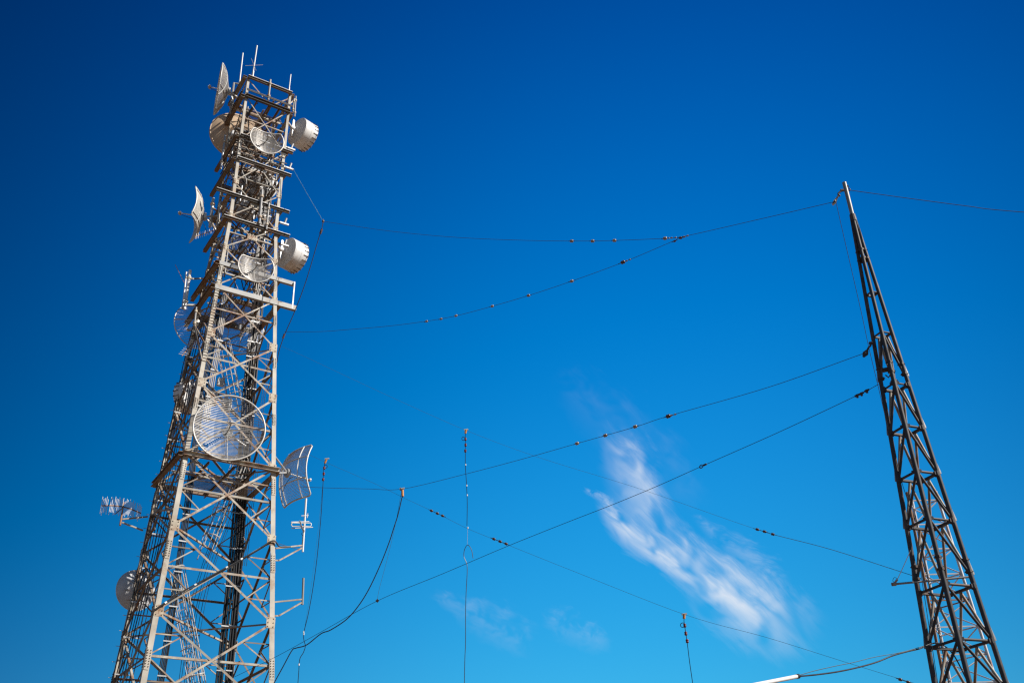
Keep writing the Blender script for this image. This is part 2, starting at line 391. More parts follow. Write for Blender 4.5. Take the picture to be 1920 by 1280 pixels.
def drum_dish(label, c, az, D, depth, el=0, anchor=None, mt=None, group='shrouded dishes on the tower', hub=True):
    mt = mt or M_WHITE; a, x, y = frame(az, el); r = D/2     # c = centre of the back plate
    t = thing('shrouded_dish', label, 'dish antenna', c, group)
    m = MB(); m.lathe([(0, r), (.02, r*1.012), (depth, r*1.012), (depth, r*1.03), (depth+.06, r*1.03)], c, a, 48, 0, True, True); m.build('shroud', mt, t)
    for dd_ in (.06, depth*.55):
        m = MB(); m.tube([c + a*dd_ + (x*math.cos(th) + y*math.sin(th))*r*1.012 for th in [2*math.pi*i/48 for i in range(48)]], .008, 4, True); m.build('seam', M_GREYD, t)
    m = MB(); m.lathe([(-.10*D, .0), (-.10*D, r*.22), (-.055*D, r*.6), (0, r*.985), (.0, r)], c, a, 48); m.build('back_plate', mt, t)
    m = MB(); m.lathe([(depth+.06, r*1.02), (depth+.1, r*.8), (depth+.14, r*.4), (depth+.15, 0)], c, a, 48); m.build('radome', M_FIB, t)
    for i in range(20):
        th = 2*math.pi*i/20; d = x*math.cos(th) + y*math.sin(th); q = c + d*(r*1.02) + a*(depth+.02)
        m = MB(); m.bar(q - a*.22, q + a*.07, .022, .04, d); m.bar(q - d*.005 + a*.02, q + d*.05 + a*.02, .05, .05, a); m.build('clip', M_RUSTY, t)
    if hub:
        m = MB(); m.lathe([(-.42, 0), (-.42, .12), (-.3, .15), (-.08*D, .17)], c, a, 16, 0, True, True); m.build('hub', mt, t)
    if anchor:
        m = MB(); m.bar(c - a*.35, anchor, .1, .1); m.bar(c - a*.3 - ez*.6, c - a*.3 + ez*.6, .1, .1); m.build('mount_arm', M_GALV, t)
    return t
def solid_dish(label, c, az, D, mt, el=0, lip=.2, anchor=None, group='solid dishes on the tower'):
    a, x, y = frame(az, el); r = D/2
    t = thing('solid_dish', label, 'dish antenna', c, group)
    dp = .2*D; pr = [(-dp + dp*(k/10)**2, r*k/10) for k in range(11)]
    m = MB(); m.lathe(pr, c, a, 56); m.lathe([(p[0] + .02, p[1]*.995) for p in pr], c, a, 56); m.build('reflector', mt, t)
    m = MB(); m.lathe([(0, r), (.0, r*1.03), (lip, r*1.03), (lip, r), (.0, r*.99)], c, a, 56, 0, True, True); m.build('rim', mt, t)
    m = MB(); m.lathe([(-dp - .04, 0), (-dp - .04, r*.1), (-dp*.72 - .07, r*.46), (-dp*.72 + .03, r*.5)], c, a, 40, 0, True, True); m.build('back_ring', mt, t)
    for i in range(8):
        th = 2*math.pi*i/8 + .2; d = x*math.cos(th) + y*math.sin(th)
        m = MB(); q = d.cross(a)
        m.prism([(r*.5, -dp*.75), (r*.98, -.02), (r*.98, .03), (r*.5, -dp*.75 - .07)], c - q*.015, c + q*.015, d, a); m.build('back_rib', mt, t)
    m = MB(); m.tube([c - a*dp*.5, c + a*D*.32], .05, 8); m.lathe([(D*.30, .0), (D*.30, .14), (D*.34, .14), (D*.34, 0)], c, a, 16, 0, False); m.build('feed_horn', M_GREYD, t)
    if anchor:
        m = MB(); m.bar(c - a*dp, anchor, .1, .1); m.build('mount_arm', M_GALV, t)
    return t
G = 'grid dishes on the tower'
# top left, edge on
c = on_v(409, 167, .1)
grid_dish('large grid dish seen edge-on beside the tower top, highest dish on the left', c, -113, 2.85, circle_out, 0, 0, .34, .06, .016, .035, anchors=(T(-1.27, .2, 41.2), T(-1.3, .1, 40.2)), ribs=(-.6, 0, .6), xribs=(-.5, .5))
c = on_v(501, 261, -1.75)
grid_dish('small round grid dish with flat top on the tower front near the top', c, 150, 1.8, crop_out(.62), -3, -4, .33, .055, .011, .03, anchors=(T(.05, -1.28, 37.3),))
c = on_v(480.5, 499, -1.95)
grid_dish('small round grid dish with flat top, mid-height on the tower front above wide beams', c, 153, 1.74, crop_out(.62), -3, -4, .33, .055, .011, .03, anchors=(T(.1, -1.4, 29.1),))
c = on_v(430.5, 801, -2.75)
grid_dish('biggest round grid dish facing forward with bright rim on the tower front', c, 157, 3.06, circle_out, 0, -3, .36, .07, .0125, .034, ribs=(0,), xribs=(.08, -.18), anchors=(T(-.3, -1.95, 20.3), T(.6, -1.95, 19.6)))
c = on_v(360, 403, .3)
grid_dish('pale curved rectangular grid dish facing left off the left side of the tower', c, -109, 3.12, crop_out(.558, -.558, .833), 0, 0, .36, .05, .022, .03, ribs=(-.45, 0, .45), xribs=(-.45, .45), anchors=(T(-1.35, .5, 33.2), T(-1.35, .3, 32.)), gm=M_RIM)
c = on_v(364, 613, 2.1)
grid_dish('round see-through grid dish half hidden behind the left leg of the tower', c, -52, 2.3, circle_out, 0, 8, .36, .075, .010, .026, ribs=(0,), xribs=(.1,), anchors=(T(-1.5, 1.5, 27.2),))
c = on_v(560, 893, -.3)
RL = grid_dish('tall curved rectangular grid dish facing right, on the right leg of the tower', c, 40, 3.28, crop_out(.79, -.79, .61), 0, 3, .36, .06, .0125, .036, ribs=(-.7, -.35, .35), xribs=(.38, -.28), anchors=(T(2.05, -1.6, 19.6), T(2.05, -1.6, 18.7)))
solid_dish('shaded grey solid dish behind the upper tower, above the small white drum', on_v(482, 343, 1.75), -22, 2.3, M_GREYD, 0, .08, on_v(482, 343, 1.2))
for px, py, D_, vv, lab in ((455, 480, 2.5, 1.8, 'shaded grid dish behind the tower, level with the lower white drum'), (452, 622, 2.3, 1.9, 'shaded grid dish behind the tower under the wide double beams')):
    grid_dish(lab, on_v(px, py, vv), -20, D_, circle_out, 0, 0, .36, .07, .014, .028, anchors=(on_v(px, py, vv - .6),))
drum_dish('white drum-shaped dish on the right of the tower top', on_v(557, 246, .1), 40, 1.68, .78, 0, T(1.28, -.6, 40.2))
drum_dish('white drum-shaped dish on the right side of the tower at half height', on_v(536, 473, .1), 40, 1.68, .78, 0, T(1.28, -.6, 31.9))
drum_dish('small white drum inside the tower, seen from below', on_v(461, 386, .9), -12, 1.25, .5, 0, T(.1, .2, 34.4))
drum_dish('grey white drum behind the left leg, left of the biggest grid dish', on_v(362, 742, 1.9), -70, 1.6, .45, 0, T(-1.2, 1.5, 23.2), hub=False)
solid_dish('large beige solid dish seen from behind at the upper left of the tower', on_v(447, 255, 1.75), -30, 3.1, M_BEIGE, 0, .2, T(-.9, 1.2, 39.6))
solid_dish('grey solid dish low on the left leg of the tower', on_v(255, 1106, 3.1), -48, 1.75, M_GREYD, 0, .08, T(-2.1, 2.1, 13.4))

# ------------------------------------------------------------------ whips, poles and small antennas on the tower
def rod_thing(name, label, cat, p, q, r, mt, group=None, base=None, r1=None, cap=True):
    t = thing(name, label, cat, p, group)
    m = MB(); m.tube([p, q], r, 8, r1=r1); m.build('radiator', mt, t)
    d = (q - p).normalized()
    m = MB(); m.tube([p - d*.35, p + d*.12], r*1.5, 8); m.build('base_clamp', M_GALV, t)
    return t
WG = 'whip antennas on the tower top'
rod_thing('whip_antenna', 'white whip antenna left of the tallest whip on the tower top', 'antenna', on_v(449, 157, .2), on_v(455.5, 100, .2), .038, M_FIB, WG)
tw = rod_thing('whip_antenna', 'tallest white whip antenna on the tower top with crossed rods', 'antenna', on_v(474.5, 137, -1.2), on_v(482, 86, -1.2), .04, M_FIB, WG)
m = MB(); cc = on_v(476.3, 122.5, -1.2)
m.tube([on_v(460, 123.5, -1.3), on_v(493, 122, -1.3)], .012, 5); m.tube([on_v(471, 110, -1.1), on_v(480, 132.5, -1.3)], .012, 5); m.build('ground_plane_rods', M_GALV, tw)
rod_thing('whip_antenna', 'short white whip antenna on the right corner of the tower top', 'antenna', on_v(542, 168, -1.1), on_v(545.3, 140, -1.1), .03, M_FIB, WG)
def pole(label, pts, r, mt=M_PIPE, plane=None, arms=(), name='mounting_pole', cat='pole', bands=True):
    t = thing(name, label, cat, pts[0])
    m = MB(); m.tube(pts, r, 10); m.build('pipe', mt, t)
    for a, b in arms:
        m = MB(); m.bar(a, b, .07, .07); m.build('arm', M_STEEL, t)
    for s in (.2, .8):
        q = pts[0].lerp(pts[-1], s); d = (pts[-1] - pts[0]).normalized()
        m = MB(); m.lathe([(-.06, r), (-.06, r*1.6), (.06, r*1.6), (.06, r)], q, d, 10, 0, False); m.build('clamp', M_GUSS, t)
    return t
pole('upright pipe with bent top behind the edge-on grid dish at the tower top', [on_v(449, 158, .2), on_v(438.8, 156, .2), on_v(431.7, 214, .2)], .06, arms=((on_v(436, 175, .2), T(-1.28, .2, 41.2)), (on_v(433, 200, .2), T(-1.28, .2, 40.2))))
pole('short grey pipe just left of the tower, under the bent pipe', [on_v(445.6, 182, -.1), on_v(443.9, 196, -.1)], .05)
pole('thin pipe standing at the right corner of the tower top', [on_v(554.6, 181, -.6), on_v(552.3, 219, -.6)], .045, arms=((on_v(554.4, 186, -.6), T(1.28, -.7, 41.1)),))
pole('second thin pipe nearest the right leg under the tower top', [on_v(551.4, 185, -.9), on_v(549.2, 210, -.9)], .04)
pole('blue grey pipe in front of the beige dish', [on_v(422.5, 254, .8), on_v(414, 317, .8)], .06, M_GALV, arms=((on_v(421, 264, .8), T(-1.3, .8, 37.9)),))
pole('upright pipe holding the pale rectangular grid dish', [on_v(400, 372, .5), on_v(393.5, 426, .5)], .075, M_GALV, arms=((on_v(398, 388, .5), T(-1.3, .5, 33.3)), (on_v(395, 412, .5), T(-1.3, .5, 32.1))))
pole('pale upright pipe at the left corner of the tower above mid height', [on_v(414, 378, -.6), on_v(408, 424, -.6)], .06)
pole('tall pale pipe standing across the two dark crossbeams on the tower front', [on_v(491.5, 356, -1.5), on_v(486, 420, -1.5)], .075)
pole('thinner pale pipe right of the tall pipe on the tower front', [on_v(504.5, 381, -1.5), on_v(499.3, 430, -1.5)], .05)
pole('slim pipe on the front of the top ring with rusty cap', [on_v(507, 150, -1.45), on_v(503, 188, -1.45)], .06)
t = pole('stout pole with white bands left of the tower, above the see-through grid dish', [on_v(345.8, 580, .9), on_v(356.7, 507, .9)], .075, M_FIB, arms=((on_v(354, 523, .9), on_v(380, 522, 1.2)), (on_v(347, 571, .9), on_v(372, 572, 1.2))))
t = rod_thing('dipole_antenna', 'thin banded antenna with slanting rod left of the stout pole', 'antenna', on_v(343.6, 567, .8), on_v(349.6, 510, .8), .04, M_FIB)
m = MB(); m.tube([on_v(346, 531, .8), on_v(328.6, 496, .8)], .014, 5); m.build('slanting_rod', M_RUSTLEG, t)
pole('pale stub mast with braces on the left leg, under the wide beams', [on_v(368, 576, -1.), on_v(363.8, 613, -1.)], .05, arms=((on_v(365, 610, -1.), corner(-1, -1, 24.3)), (on_v(365, 608, -1.), corner(-1, -1, 23.4))))
pole('bent pale mast with two struts on the left face low down', [on_v(297, 922, .3), on_v(294, 935, .3), on_v(290, 965, .3)], .055, arms=((on_v(291.5, 958, .3), corner(-1, -1, 16.1)), (on_v(291, 963, .3), corner(-1, -1, 15.2))))
# yagis
def yagi(label, a, b, els, n, elem_dir, mt=M_RIM):
    t = thing('yagi_antenna', label, 'antenna', a)
    m = MB(); m.tube([a, b], .022, 6); m.build('boom', M_RUSTLEG, t)
    for i in range(n):
        q = a.lerp(b, (i + .3) / n); m = MB(); m.tube([q - elem_dir*els, q + elem_dir*els], .014, 5); m.build('element', M_FIB, t)
    return t
yagi('small yagi with white elements pointing left, under the pale rectangular grid dish', on_v(401, 432, .4), on_v(365, 444, -.2), .17, 9, ez)
yagi('small yagi with white elements left of the tower, below the see-through grid dish', on_v(366, 638, .9), on_v(341, 667, .2), .2, 9, eu)
# curved reflector yagi, lower left
pb = T(-2.2, 2.3, 17.2)
t = thing('corner_reflector_antenna', 'curved comb antenna of many thin white rods on an arm left of the tower', 'antenna', on_v(225, 985, 2.3))
m = MB(); m.tube([on_v(225, 985, 2.3), on_v(232, 941, 2.3)], .045, 8); m.build('pole', M_RUSTLEG, t)
for a, b in (((229, 973), (277, 968)), ((229, 979), (268, 994))):
    m = MB(); m.bar(on_v(*a, 2.3), on_v(*b, 2.3), .07, .06); m.build('arm', M_STEEL, t)
arc = spline([on_v(190, 947.5, 1.4), on_v(212, 947.5, 1.9), on_v(232, 950, 2.3), on_v(248, 955, 2.7), on_v(264, 961.5, 3.1)], 8)
m = MB(); m.tube(arc, .03, 6); m.build('curved_boom', M_RUSTLEG, t)
m = MB(); m.tube([on_v(232, 950, 2.3), on_v(216, 963, 1.0)], .022, 6); m.build('feed_boom', M_RUSTLEG, t)
for i in range(30):
    q = arc[round(i * (len(arc) - 1) / 29)]
    m = MB(); m.tube([q - ez*(.36 + .08*math.sin(i*1.7)), q + ez*(.36 + .07*math.cos(i*2.3))], .013, 5); m.build('rod', M_FIB, t)
# folded dipole on the right
t = thing('folded_dipole_antenna', 'white pole with folded dipole loop bracketed right of the tower below the curved grid dish', 'antenna', on_v(567.5, 1034, -1.7))
m = MB(); m.tube([on_v(567.5, 1034, -1.7), on_v(574, 934, -1.7)], .045, 8); m.build('pole', M_FIB, t)
for a, b in (((566, 1022), (517, 1027.5)), ((565.6, 1027), (523, 1050)), ((523, 1050), (511, 1050))):
    m = MB(); m.bar(on_v(*a, -1.7), on_v(*b, -2.1), .06, .06); m.build('bracket_arm', M_STEEL, t)
def loop(y0, y1, xa, xb, v):
    pts = [on_v(xa, y0, v), on_v(xb - 3, y0 + .3, v)]
    for k in range(7):
        th = math.pi * (-.5 + k/6); pts.append(on_v(xb - 3 + 3.2*math.cos(th), (y0 + y1)/2 + (y1 - y0)/2*math.sin(th), v))
    pts += [on_v(xb - 3, y1, v), on_v(xa + 3, y1 - .4, v)]
    for k in range(7):
        th = math.pi * (.5 + k/6); pts.append(on_v(xa + 3 + 3.2*math.cos(th), (y0 + y1)/2 + (y1 - y0)/2*math.sin(th), v))
    return pts
m = MB(); m.tube(loop(979.5, 986.5, 546.5, 583.5, -2.0), .02, 6); m.build('folded_dipole', M_RIM, t)
m = MB(); m.tube([on_v(546, 978.3, -2.4), on_v(579.5, 977.3, -2.4)], .02, 6); m.build('director', M_RIM, t)
m = MB(); m.tube([on_v(546.5, 990, -1.6), on_v(586.5, 988, -1.6)], .02, 6); m.build('reflector', M_RIM, t)
m = MB(); m.tube([on_v(562, 976, -2.5), on_v(569, 996, -1.5)], .03, 6); m.build('boom', M_GALV, t)
m = MB(); m.tube([on_v(565, 966.5, -2.1), on_v(578.5, 966, -2.1)], .016, 6); m.tube([on_v(577, 962, -2.1), on_v(576, 970, -2.1)], .02, 6); m.build('upper_element', M_RIM, t)
m = MB(); m.tube(spline([on_v(569, 996, -1.5), on_v(565.5, 1000, -1.6), on_v(567.5, 1006, -1.68), on_v(564, 1026, -1.7), on_v(552, 1027, -1.8), on_v(520, 1018, -2.1)]), .012, 5); m.build('cable', M_BLACK, t)
t = thing('dipole_antenna', 'lone upright rod on a bracket right of the tower near the bottom', 'antenna', on_v(567, 1133, -2.0))
m = MB(); m.tube([on_v(567, 1133, -2.0), on_v(569, 1083, -2.0)], .05, 8); m.build('radiator', M_PIPE, t)
for a, b in (((566, 1123), (510, 1128.5)), ((565, 1129), (523, 1153.5)), ((523, 1153.5), (508, 1154.5))):
    m = MB(); m.bar(on_v(*a, -2.0), on_v(*b, -2.3), .06, .06); m.build('bracket_arm', M_STEEL, t)

# ------------------------------------------------------------------ cables and ladders inside the tower
def cable_run(label, path, offs, r, mt, v, ties=0):
    t = thing('cable_run', label, 'cables', on_v(*path[-1], v), 'cable runs in the tower')
    P = [on_v(x, y, v) for x, y in path]
    for i, (du, dv) in enumerate(offs):
        m = MB(); m.tube(spline([p + eu*(du*(1 + .1*math.sin(k*2.1 + i))) + ev*dv for k, p in enumerate(P)], 4), r * (1 + .25*math.sin(i*3.3)), 6); m.build('cable', mt, t)
    for k in range(ties):
        s = (k + .5) / ties * (len(P) - 1); i = int(s); q = P[i].lerp(P[i+1], s - i)
        us = [o[0] for o in offs]
        m = MB(); m.bar(q + eu*(min(us) - .06) - ev*.06, q + eu*(max(us) + .06) - ev*.06, .04, .05); m.build('tie_bar', M_GALV, t)
    return t
cable_run('left half of the thick black cable trunk inside the tower', [(471, 640), (462, 740), (455, 820), (446, 930), (437, 1040), (424, 1160), (409, 1300)], [(-.15 + .06*i, .08*(i % 2)) for i in range(6)], .042, M_BLACK, 1.55, 10)
cable_run('right half of the thick black cable trunk inside the tower', [(481, 640), (473, 740), (466, 820), (457, 930), (449, 1040), (438, 1160), (425, 1300)], [(-.1 + .06*i, .08*(i % 2)) for i in range(5)], .045, M_BLACK, 1.5, 10)
cable_run('pale and dark feeder bundle hanging through the upper middle of the tower', [(497, 330), (494, 400), (489, 470), (484, 540), (478, 610), (470, 660)], [(-.22 + .09*i, .1*(i % 3)) for i in range(6)], .028, M_GREYC, .5, 7)
cable_run('dark feeder bundle beside the pale one in the upper middle of the tower', [(505, 330), (499, 400), (494, 470), (489, 540), (482, 610), (475, 660)], [(-.16 + .08*i, .1*(i % 2)) for i in range(6)], .034, M_BLACK, .7, 7)
cable_run('row of thin black cables running down the left face of the tower', [(372, 600), (352, 680), (333, 770), (314, 860), (292, 960), (268, 1070), (242, 1180), (214, 1300)], [(-.12 + .085*i, -.1*i + .3) for i in range(8)], .022, M_BLACK, 1.5, 12)
cable_run('grey and black cable strip beside the front left leg of the tower', [(412, 570), (397, 650), (378, 740), (366, 830), (352, 940), (337, 1040), (318, 1170), (296, 1300)], [(-.1 + .06*i, .0) for i in range(5)], .028, M_BLACK, -.5, 14)
cable_run('pale conduit strip inside the front left leg of the tower', [(424, 540), (408, 650), (392, 740), (385, 790)], [(-.1 + .08*i, .0) for i in range(4)], .03, M_GREYC, -.6, 5)
cable_run('thin dark cables slanting down from the middle floor inside the tower', [(462, 850), (440, 920), (418, 985), (392, 1060), (368, 1150), (345, 1300)], [(-.3 + .12*i, .1*(i % 2)) for i in range(6)], .012, M_BLACK, .4, 0)
cable_run('thin pale cables fanning down beside the lowest caged ladder', [(338, 1060), (352, 1150), (366, 1230), (374, 1300)], [(-.34 + .15*i, .12*(i % 3)) for i in range(5)], .014, M_GREYC, .9, 3)
cable_run('thin black cables between the trunk and the right leg', [(505, 640), (497, 720), (487, 800), (480, 880), (470, 960), (458, 1060)], [(-.08 + .09*i, .0) for i in range(3)], .012, M_BLACK, .9, 0)
def caged_ladder(label, p, q, hoops, w=.42, bars=6, side=-1):
    t = thing('caged_ladder', label, 'ladder', q, 'caged ladders inside the tower')
    d = (q - p).normalized(); x = (eu - d*eu.dot(d)).normalized(); n = d.cross(x)
    if n.dot(ev) * side < 0: n = -n
    for s in (-1, 1):
        m = MB(); m.bar(p + x*s*w/2, q + x*s*w/2, .05, .03, x); m.build('rail', M_STEEL, t)
    L_ = (q - p).length
    for i in range(min(int(L_/.3), 60)):
        c = p + d*(.15 + .3*i); m = MB(); m.tube([c - x*w/2, c + x*w/2], .013, 5); m.build('rung', M_STEEL, t)
    for k in range(hoops):
        c = p + d * (L_*(k + .2)/hoops)
        m = MB(); m.tube([c + x*(.36*math.cos(th)) + n*(.72*math.sin(th)) for th in [math.pi*j/12 for j in range(13)]], .022, 5); m.build('hoop', M_RIM, t)
    for j in range(bars):
        th = math.pi*(j + .5)/bars; o = x*(.36*math.cos(th)) + n*(.72*math.sin(th))
        m = MB(); m.tube([p + o + d*L_*.1, q + o - d*L_*.08], .014, 5); m.build('cage_bar', M_RIM, t)
    return t
caged_ladder('upper caged ladder inside the tower above the biggest grid dish', on_v(414, 640, .3), on_v(440, 772, .3), 4)
caged_ladder('slanting caged ladder inside the tower between the floor and the lower braces', on_v(452, 855, .2), on_v(378, 1052, .2), 4)
caged_ladder('lowest caged ladder inside the tower near the bottom', on_v(325, 1058, .0), on_v(372, 1310, .0), 5)
# equipment behind the big dish
t = thing('equipment_box', 'white equipment cabinet with small dark mark inside the tower behind the biggest grid dish', 'cabinet', on_v(427, 770, .2))
c = on_v(427, 757, .2); m = MB()
m.prism([(-.2, -.3), (.2, -.3), (.2, .3), (-.2, .3)], c, c + ev*.3, eu, ez); m.build('cabinet', M_BOX, t)
m = MB(); f_ = c - ev*.006
for a, b in (((-.09, .1), (-.09, -.02)), ((-.09, -.02), (.02, .12)), ((.02, .12), (.02, -.12)), ((.02, -.12), (.09, -.1)), ((-.1, -.1), (.0, -.02))):
    m.bar(f_ + eu*a[0] + ez*a[1], f_ + eu*b[0] + ez*b[1], .035, .004, ev)
m.build('marking', M_INK, t)
for px, py, s, lab in ((398, 745, .5, 'large pale equipment box inside the tower beside the marked cabinet'), (415, 715, .32, 'small pale equipment box inside the tower above the marked cabinet'), (440, 250, .3, 'small pale box at the back of the tower under the top ring'), (508, 318, .3, 'small grey box between the feeders high in the tower')):
    t = thing('equipment_box', lab, 'cabinet', on_v(px, py, .4)); c = t.location
    m = MB(); m.prism([(-s/2, -s*.6), (s/2, -s*.6), (s/2, s*.6), (-s/2, s*.6)], V(c), c + ev*s*.6, eu, ez); m.build('cabinet', M_BOX, t)
    m = MB(); m.prism([(-s*.42, -s*.5), (s*.42, -s*.5), (s*.42, s*.5), (-s*.42, s*.5)], c - ev*.012, c + ev*.01, eu, ez); m.build('door', M_GREYD, t)
# loose feeder loops in the crowded upper part
for i in range(58):
    z = random.uniform(28.2, 40.6); u0 = random.uniform(-1.0, 1.0); v0 = random.uniform(-.9, 1.1)
    p = [T(u0, v0, z)]
    for k in range(4):
        p.append(p[-1] + eu*random.uniform(-.35, .35) + ev*random.uniform(-.3, .3) - ez*random.uniform(.1, .65))
    m = MB(); m.tube(spline(p, 5), random.choice((.018, .024, .03)), 6)
    o = m.build('feeder_cable', M_BLACK if i % 3 else M_GREYC); tag(o, 'loose feeder cable drooping between dishes inside the crowded upper tower', 'cable', 'loose feeder cables in the upper tower')
for i in range(26):
    z = random.uniform(28.5, 39.5); u0 = random.choice((-1.05, -.7, .5, .9, 1.1)); v0 = random.uniform(-1., 1.2); h = random.uniform(.8, 1.9)
    t = thing('mounting_pipe', 'short upright galvanised mounting pipe among the braces of the upper tower', 'pipe', T(u0, v0, z), 'short mounting pipes in the upper tower')
    m = MB(); m.tube([T(u0, v0, z), T(u0, v0, z + h)], .045, 8); m.build('pipe', M_PIPE if i % 3 else M_GALV, t)
    m = MB(); m.bar(T(u0, v0, z + h*.3), T(u0 - .4, v0, z + h*.3), .06, .06); m.build('clamp', M_GUSS, t); m = MB(); m.bar(T(u0, v0, z + h*.75), T(u0 - .4, v0, z + h*.75), .06, .06); m.build('clamp', M_GUSS, t)
# cable strapped to the front diagonal
P = [on_v(286, 1145, -2.62), on_v(340, 1110, -2.55), on_v(425, 1063, -2.45), on_v(480, 1032, -2.4), on_v(512, 1013, -2.36), on_v(524, 1024, -2.3), on_v(545, 1024, -2.2)]
t = thing('strapped_cable', 'black cable with white ties running up a front diagonal to the right leg', 'cable', P[0])
m = MB(); m.tube(spline(P, 6), .03, 6); m.build('cable', M_BLACK, t)
for s in (.45, 1.3, 2.0, 2.5):
    i = int(s); q = P[i].lerp(P[i+1], s - i); d = (P[i+1] - P[i]).normalized()
    m = MB(); m.lathe([(-.05, .04), (.05, .04)], q, d, 8, 0, True); m.build('tie', M_TIE, t)

# ================================================================== RIGHT MAST
MA = R(23.22); MD = 26.0
MP = V((MD * math.sin(MA), MD * math.cos(MA), 0)); mr = V((math.cos(MA), -math.sin(MA), 0)); mf = V((math.sin(MA), math.cos(MA), 0))
mast = thing('lattice_mast', 'dark slender tapering four-legged lattice mast with pipe at its top, on the right', 'mast', MP)
def zel(e): return 1.6 + MD * math.tan(R(e))
def hw(z): return max(.035, .0555 * (18.9 - z))
RING = [0.0, 2.3, zel(8.0), zel(10.55), zel(13.28), zel(16.66), zel(19.17), zel(21.66), zel(24.04), zel(26.95), zel(29.25)]
def leg_pt(k, z): d = (-mr, -mf, mr, mf)[k]; return MP + d * hw(z) + ez * z       # 0 L, 1 near, 2 R, 3 far
ZT = zel(33.7); ZP = zel(35.5)
for k in range(4):
    m = MB(); m.tube([leg_pt(k, 0), leg_pt(k, ZT)], .068, 10, r1=.05); m.build('leg', M_MAST, mast)
m = MB(); m.tube([MP + ez*(ZT - 1.2), MP + ez*ZP], .062, 14); m.lathe([(0, .062), (.01, .0)], MP + ez*ZP, ez, 14, 0, False); m.build('top_pipe', M_PIPE, mast)
m = MB(); m.lathe([(-.25, .09), (-.25, .1), (.0, .085), (.0, .06)], MP + ez*ZT, ez, 12, 0, False); m.build('collar', M_MAST, mast)
for i, z in enumerate(RING):
    for k in range(4):
        a, b = leg_pt(k, z), leg_pt((k+1) % 4, z); r_ = .026 if i > 7 else .034
        m = MB()
        if k in (2, 3): m.bar(a, b, .09 if i < 9 else .06, .05)
        else: m.tube([a, b], r_, 8)
        m.build('ring_bar', M_MAST, mast)
for i in range(len(RING) - 2):
    z0, z1 = RING[i], RING[i+1]
    if i == 9: continue
    zs = z0 + .03 + (.28 if i in (4, 8) else 0)
    N1 = leg_pt(1, z1 + .02); F1 = leg_pt(3, z1)
    for k in (0, 2):
        m = MB(); m.tube([N1, leg_pt(k, zs)], .035, 8); m.build('diagonal', M_MAST, mast)
        ap = leg_pt(k, z1).lerp(leg_pt(3, z1), .5) - ez*.05
        for q in (leg_pt(k, zs), leg_pt(3, z0 + .05)):
            m = MB(); m.tube([ap, q], .036, 8); m.build('diagonal', M_STEEL, mast)
        o = (leg_pt(k, 5) - leg_pt(3 - k if k else 2, 5)).normalized(); o = (mf - mr).normalized() if k == 0 else (mf + mr).normalized(); mq = (mf + mr).normalized() if k == 0 else (mf - mr).normalized()
        m = MB(); a = leg_pt(k, zs - .02); b = leg_pt(k, zs + (z1 - z0) * .42)
        m.add([a + o*.05 - mq*.02, a + o*.135 - mq*.02, a + o*.13 + ez*.06 - mq*.02, b + o*.05 - mq*.02, a + o*.05 + mq*.02, a + o*.135 + mq*.02, a + o*.13 + ez*.06 + mq*.02, b + o*.05 + mq*.02],
              [[0, 1, 2, 3], [7, 6, 5, 4], [0, 4, 5, 1], [1, 5, 6, 2], [2, 6, 7, 3], [3, 7, 4, 0]]); m.build('foot_fin', M_PIPE, mast)
for z in RING[2:9]:
    for k in range(4):
        c = leg_pt(k, z); d = (leg_pt(k, z + 1) - c).normalized(); o = (-mr, -mf, mr, mf)[k]
        m = MB(); m.lathe([(-.07, .06), (-.065, .071), (.065, .071), (.07, .06)], c, d, 10, 0, False)
        for s_ in (-1, 1): m.bar(c - o*.02 + (mr if k in (1, 3) else mf)*s_*.05, c - o*.05 + (mr if k in (1, 3) else mf)*s_*.12, .016, .09)
        m.build('node_collar', M_MAST, mast)
for zc in (zel(14.3), zel(24.9), zel(31.4)):               # bolted splices
    for k in range(4):
        m = MB(); c = leg_pt(k, zc); d = (leg_pt(k, zc + 1) - c).normalized()
        for dz in (-.14, .16):
            m.lathe([(dz - .03, .07), (dz - .03, .085), (dz + .03, .085), (dz + .03, .07)], c, d, 8, 0, False)
            m.bar(c + d*dz - mr*.1, c + d*dz + mr*.1, .025, .025)
        m.build('splice_clamp', M_RUSTY, mast)
zc = zel(24.9)
m = MB(); c = leg_pt(0, zc) + mr*.12
m.bar(c - mr*.05 + ez*.1, c + mr*.17 + ez*.1, .12, .08); m.tube([c + mr*.12 + ez*.1, c + mr*.13 - ez*.06, c + mr*.06 - ez*.14, c + mr*.0 - ez*.05], .02, 6); m.build('hook_bracket', M_RUSTY, mast)
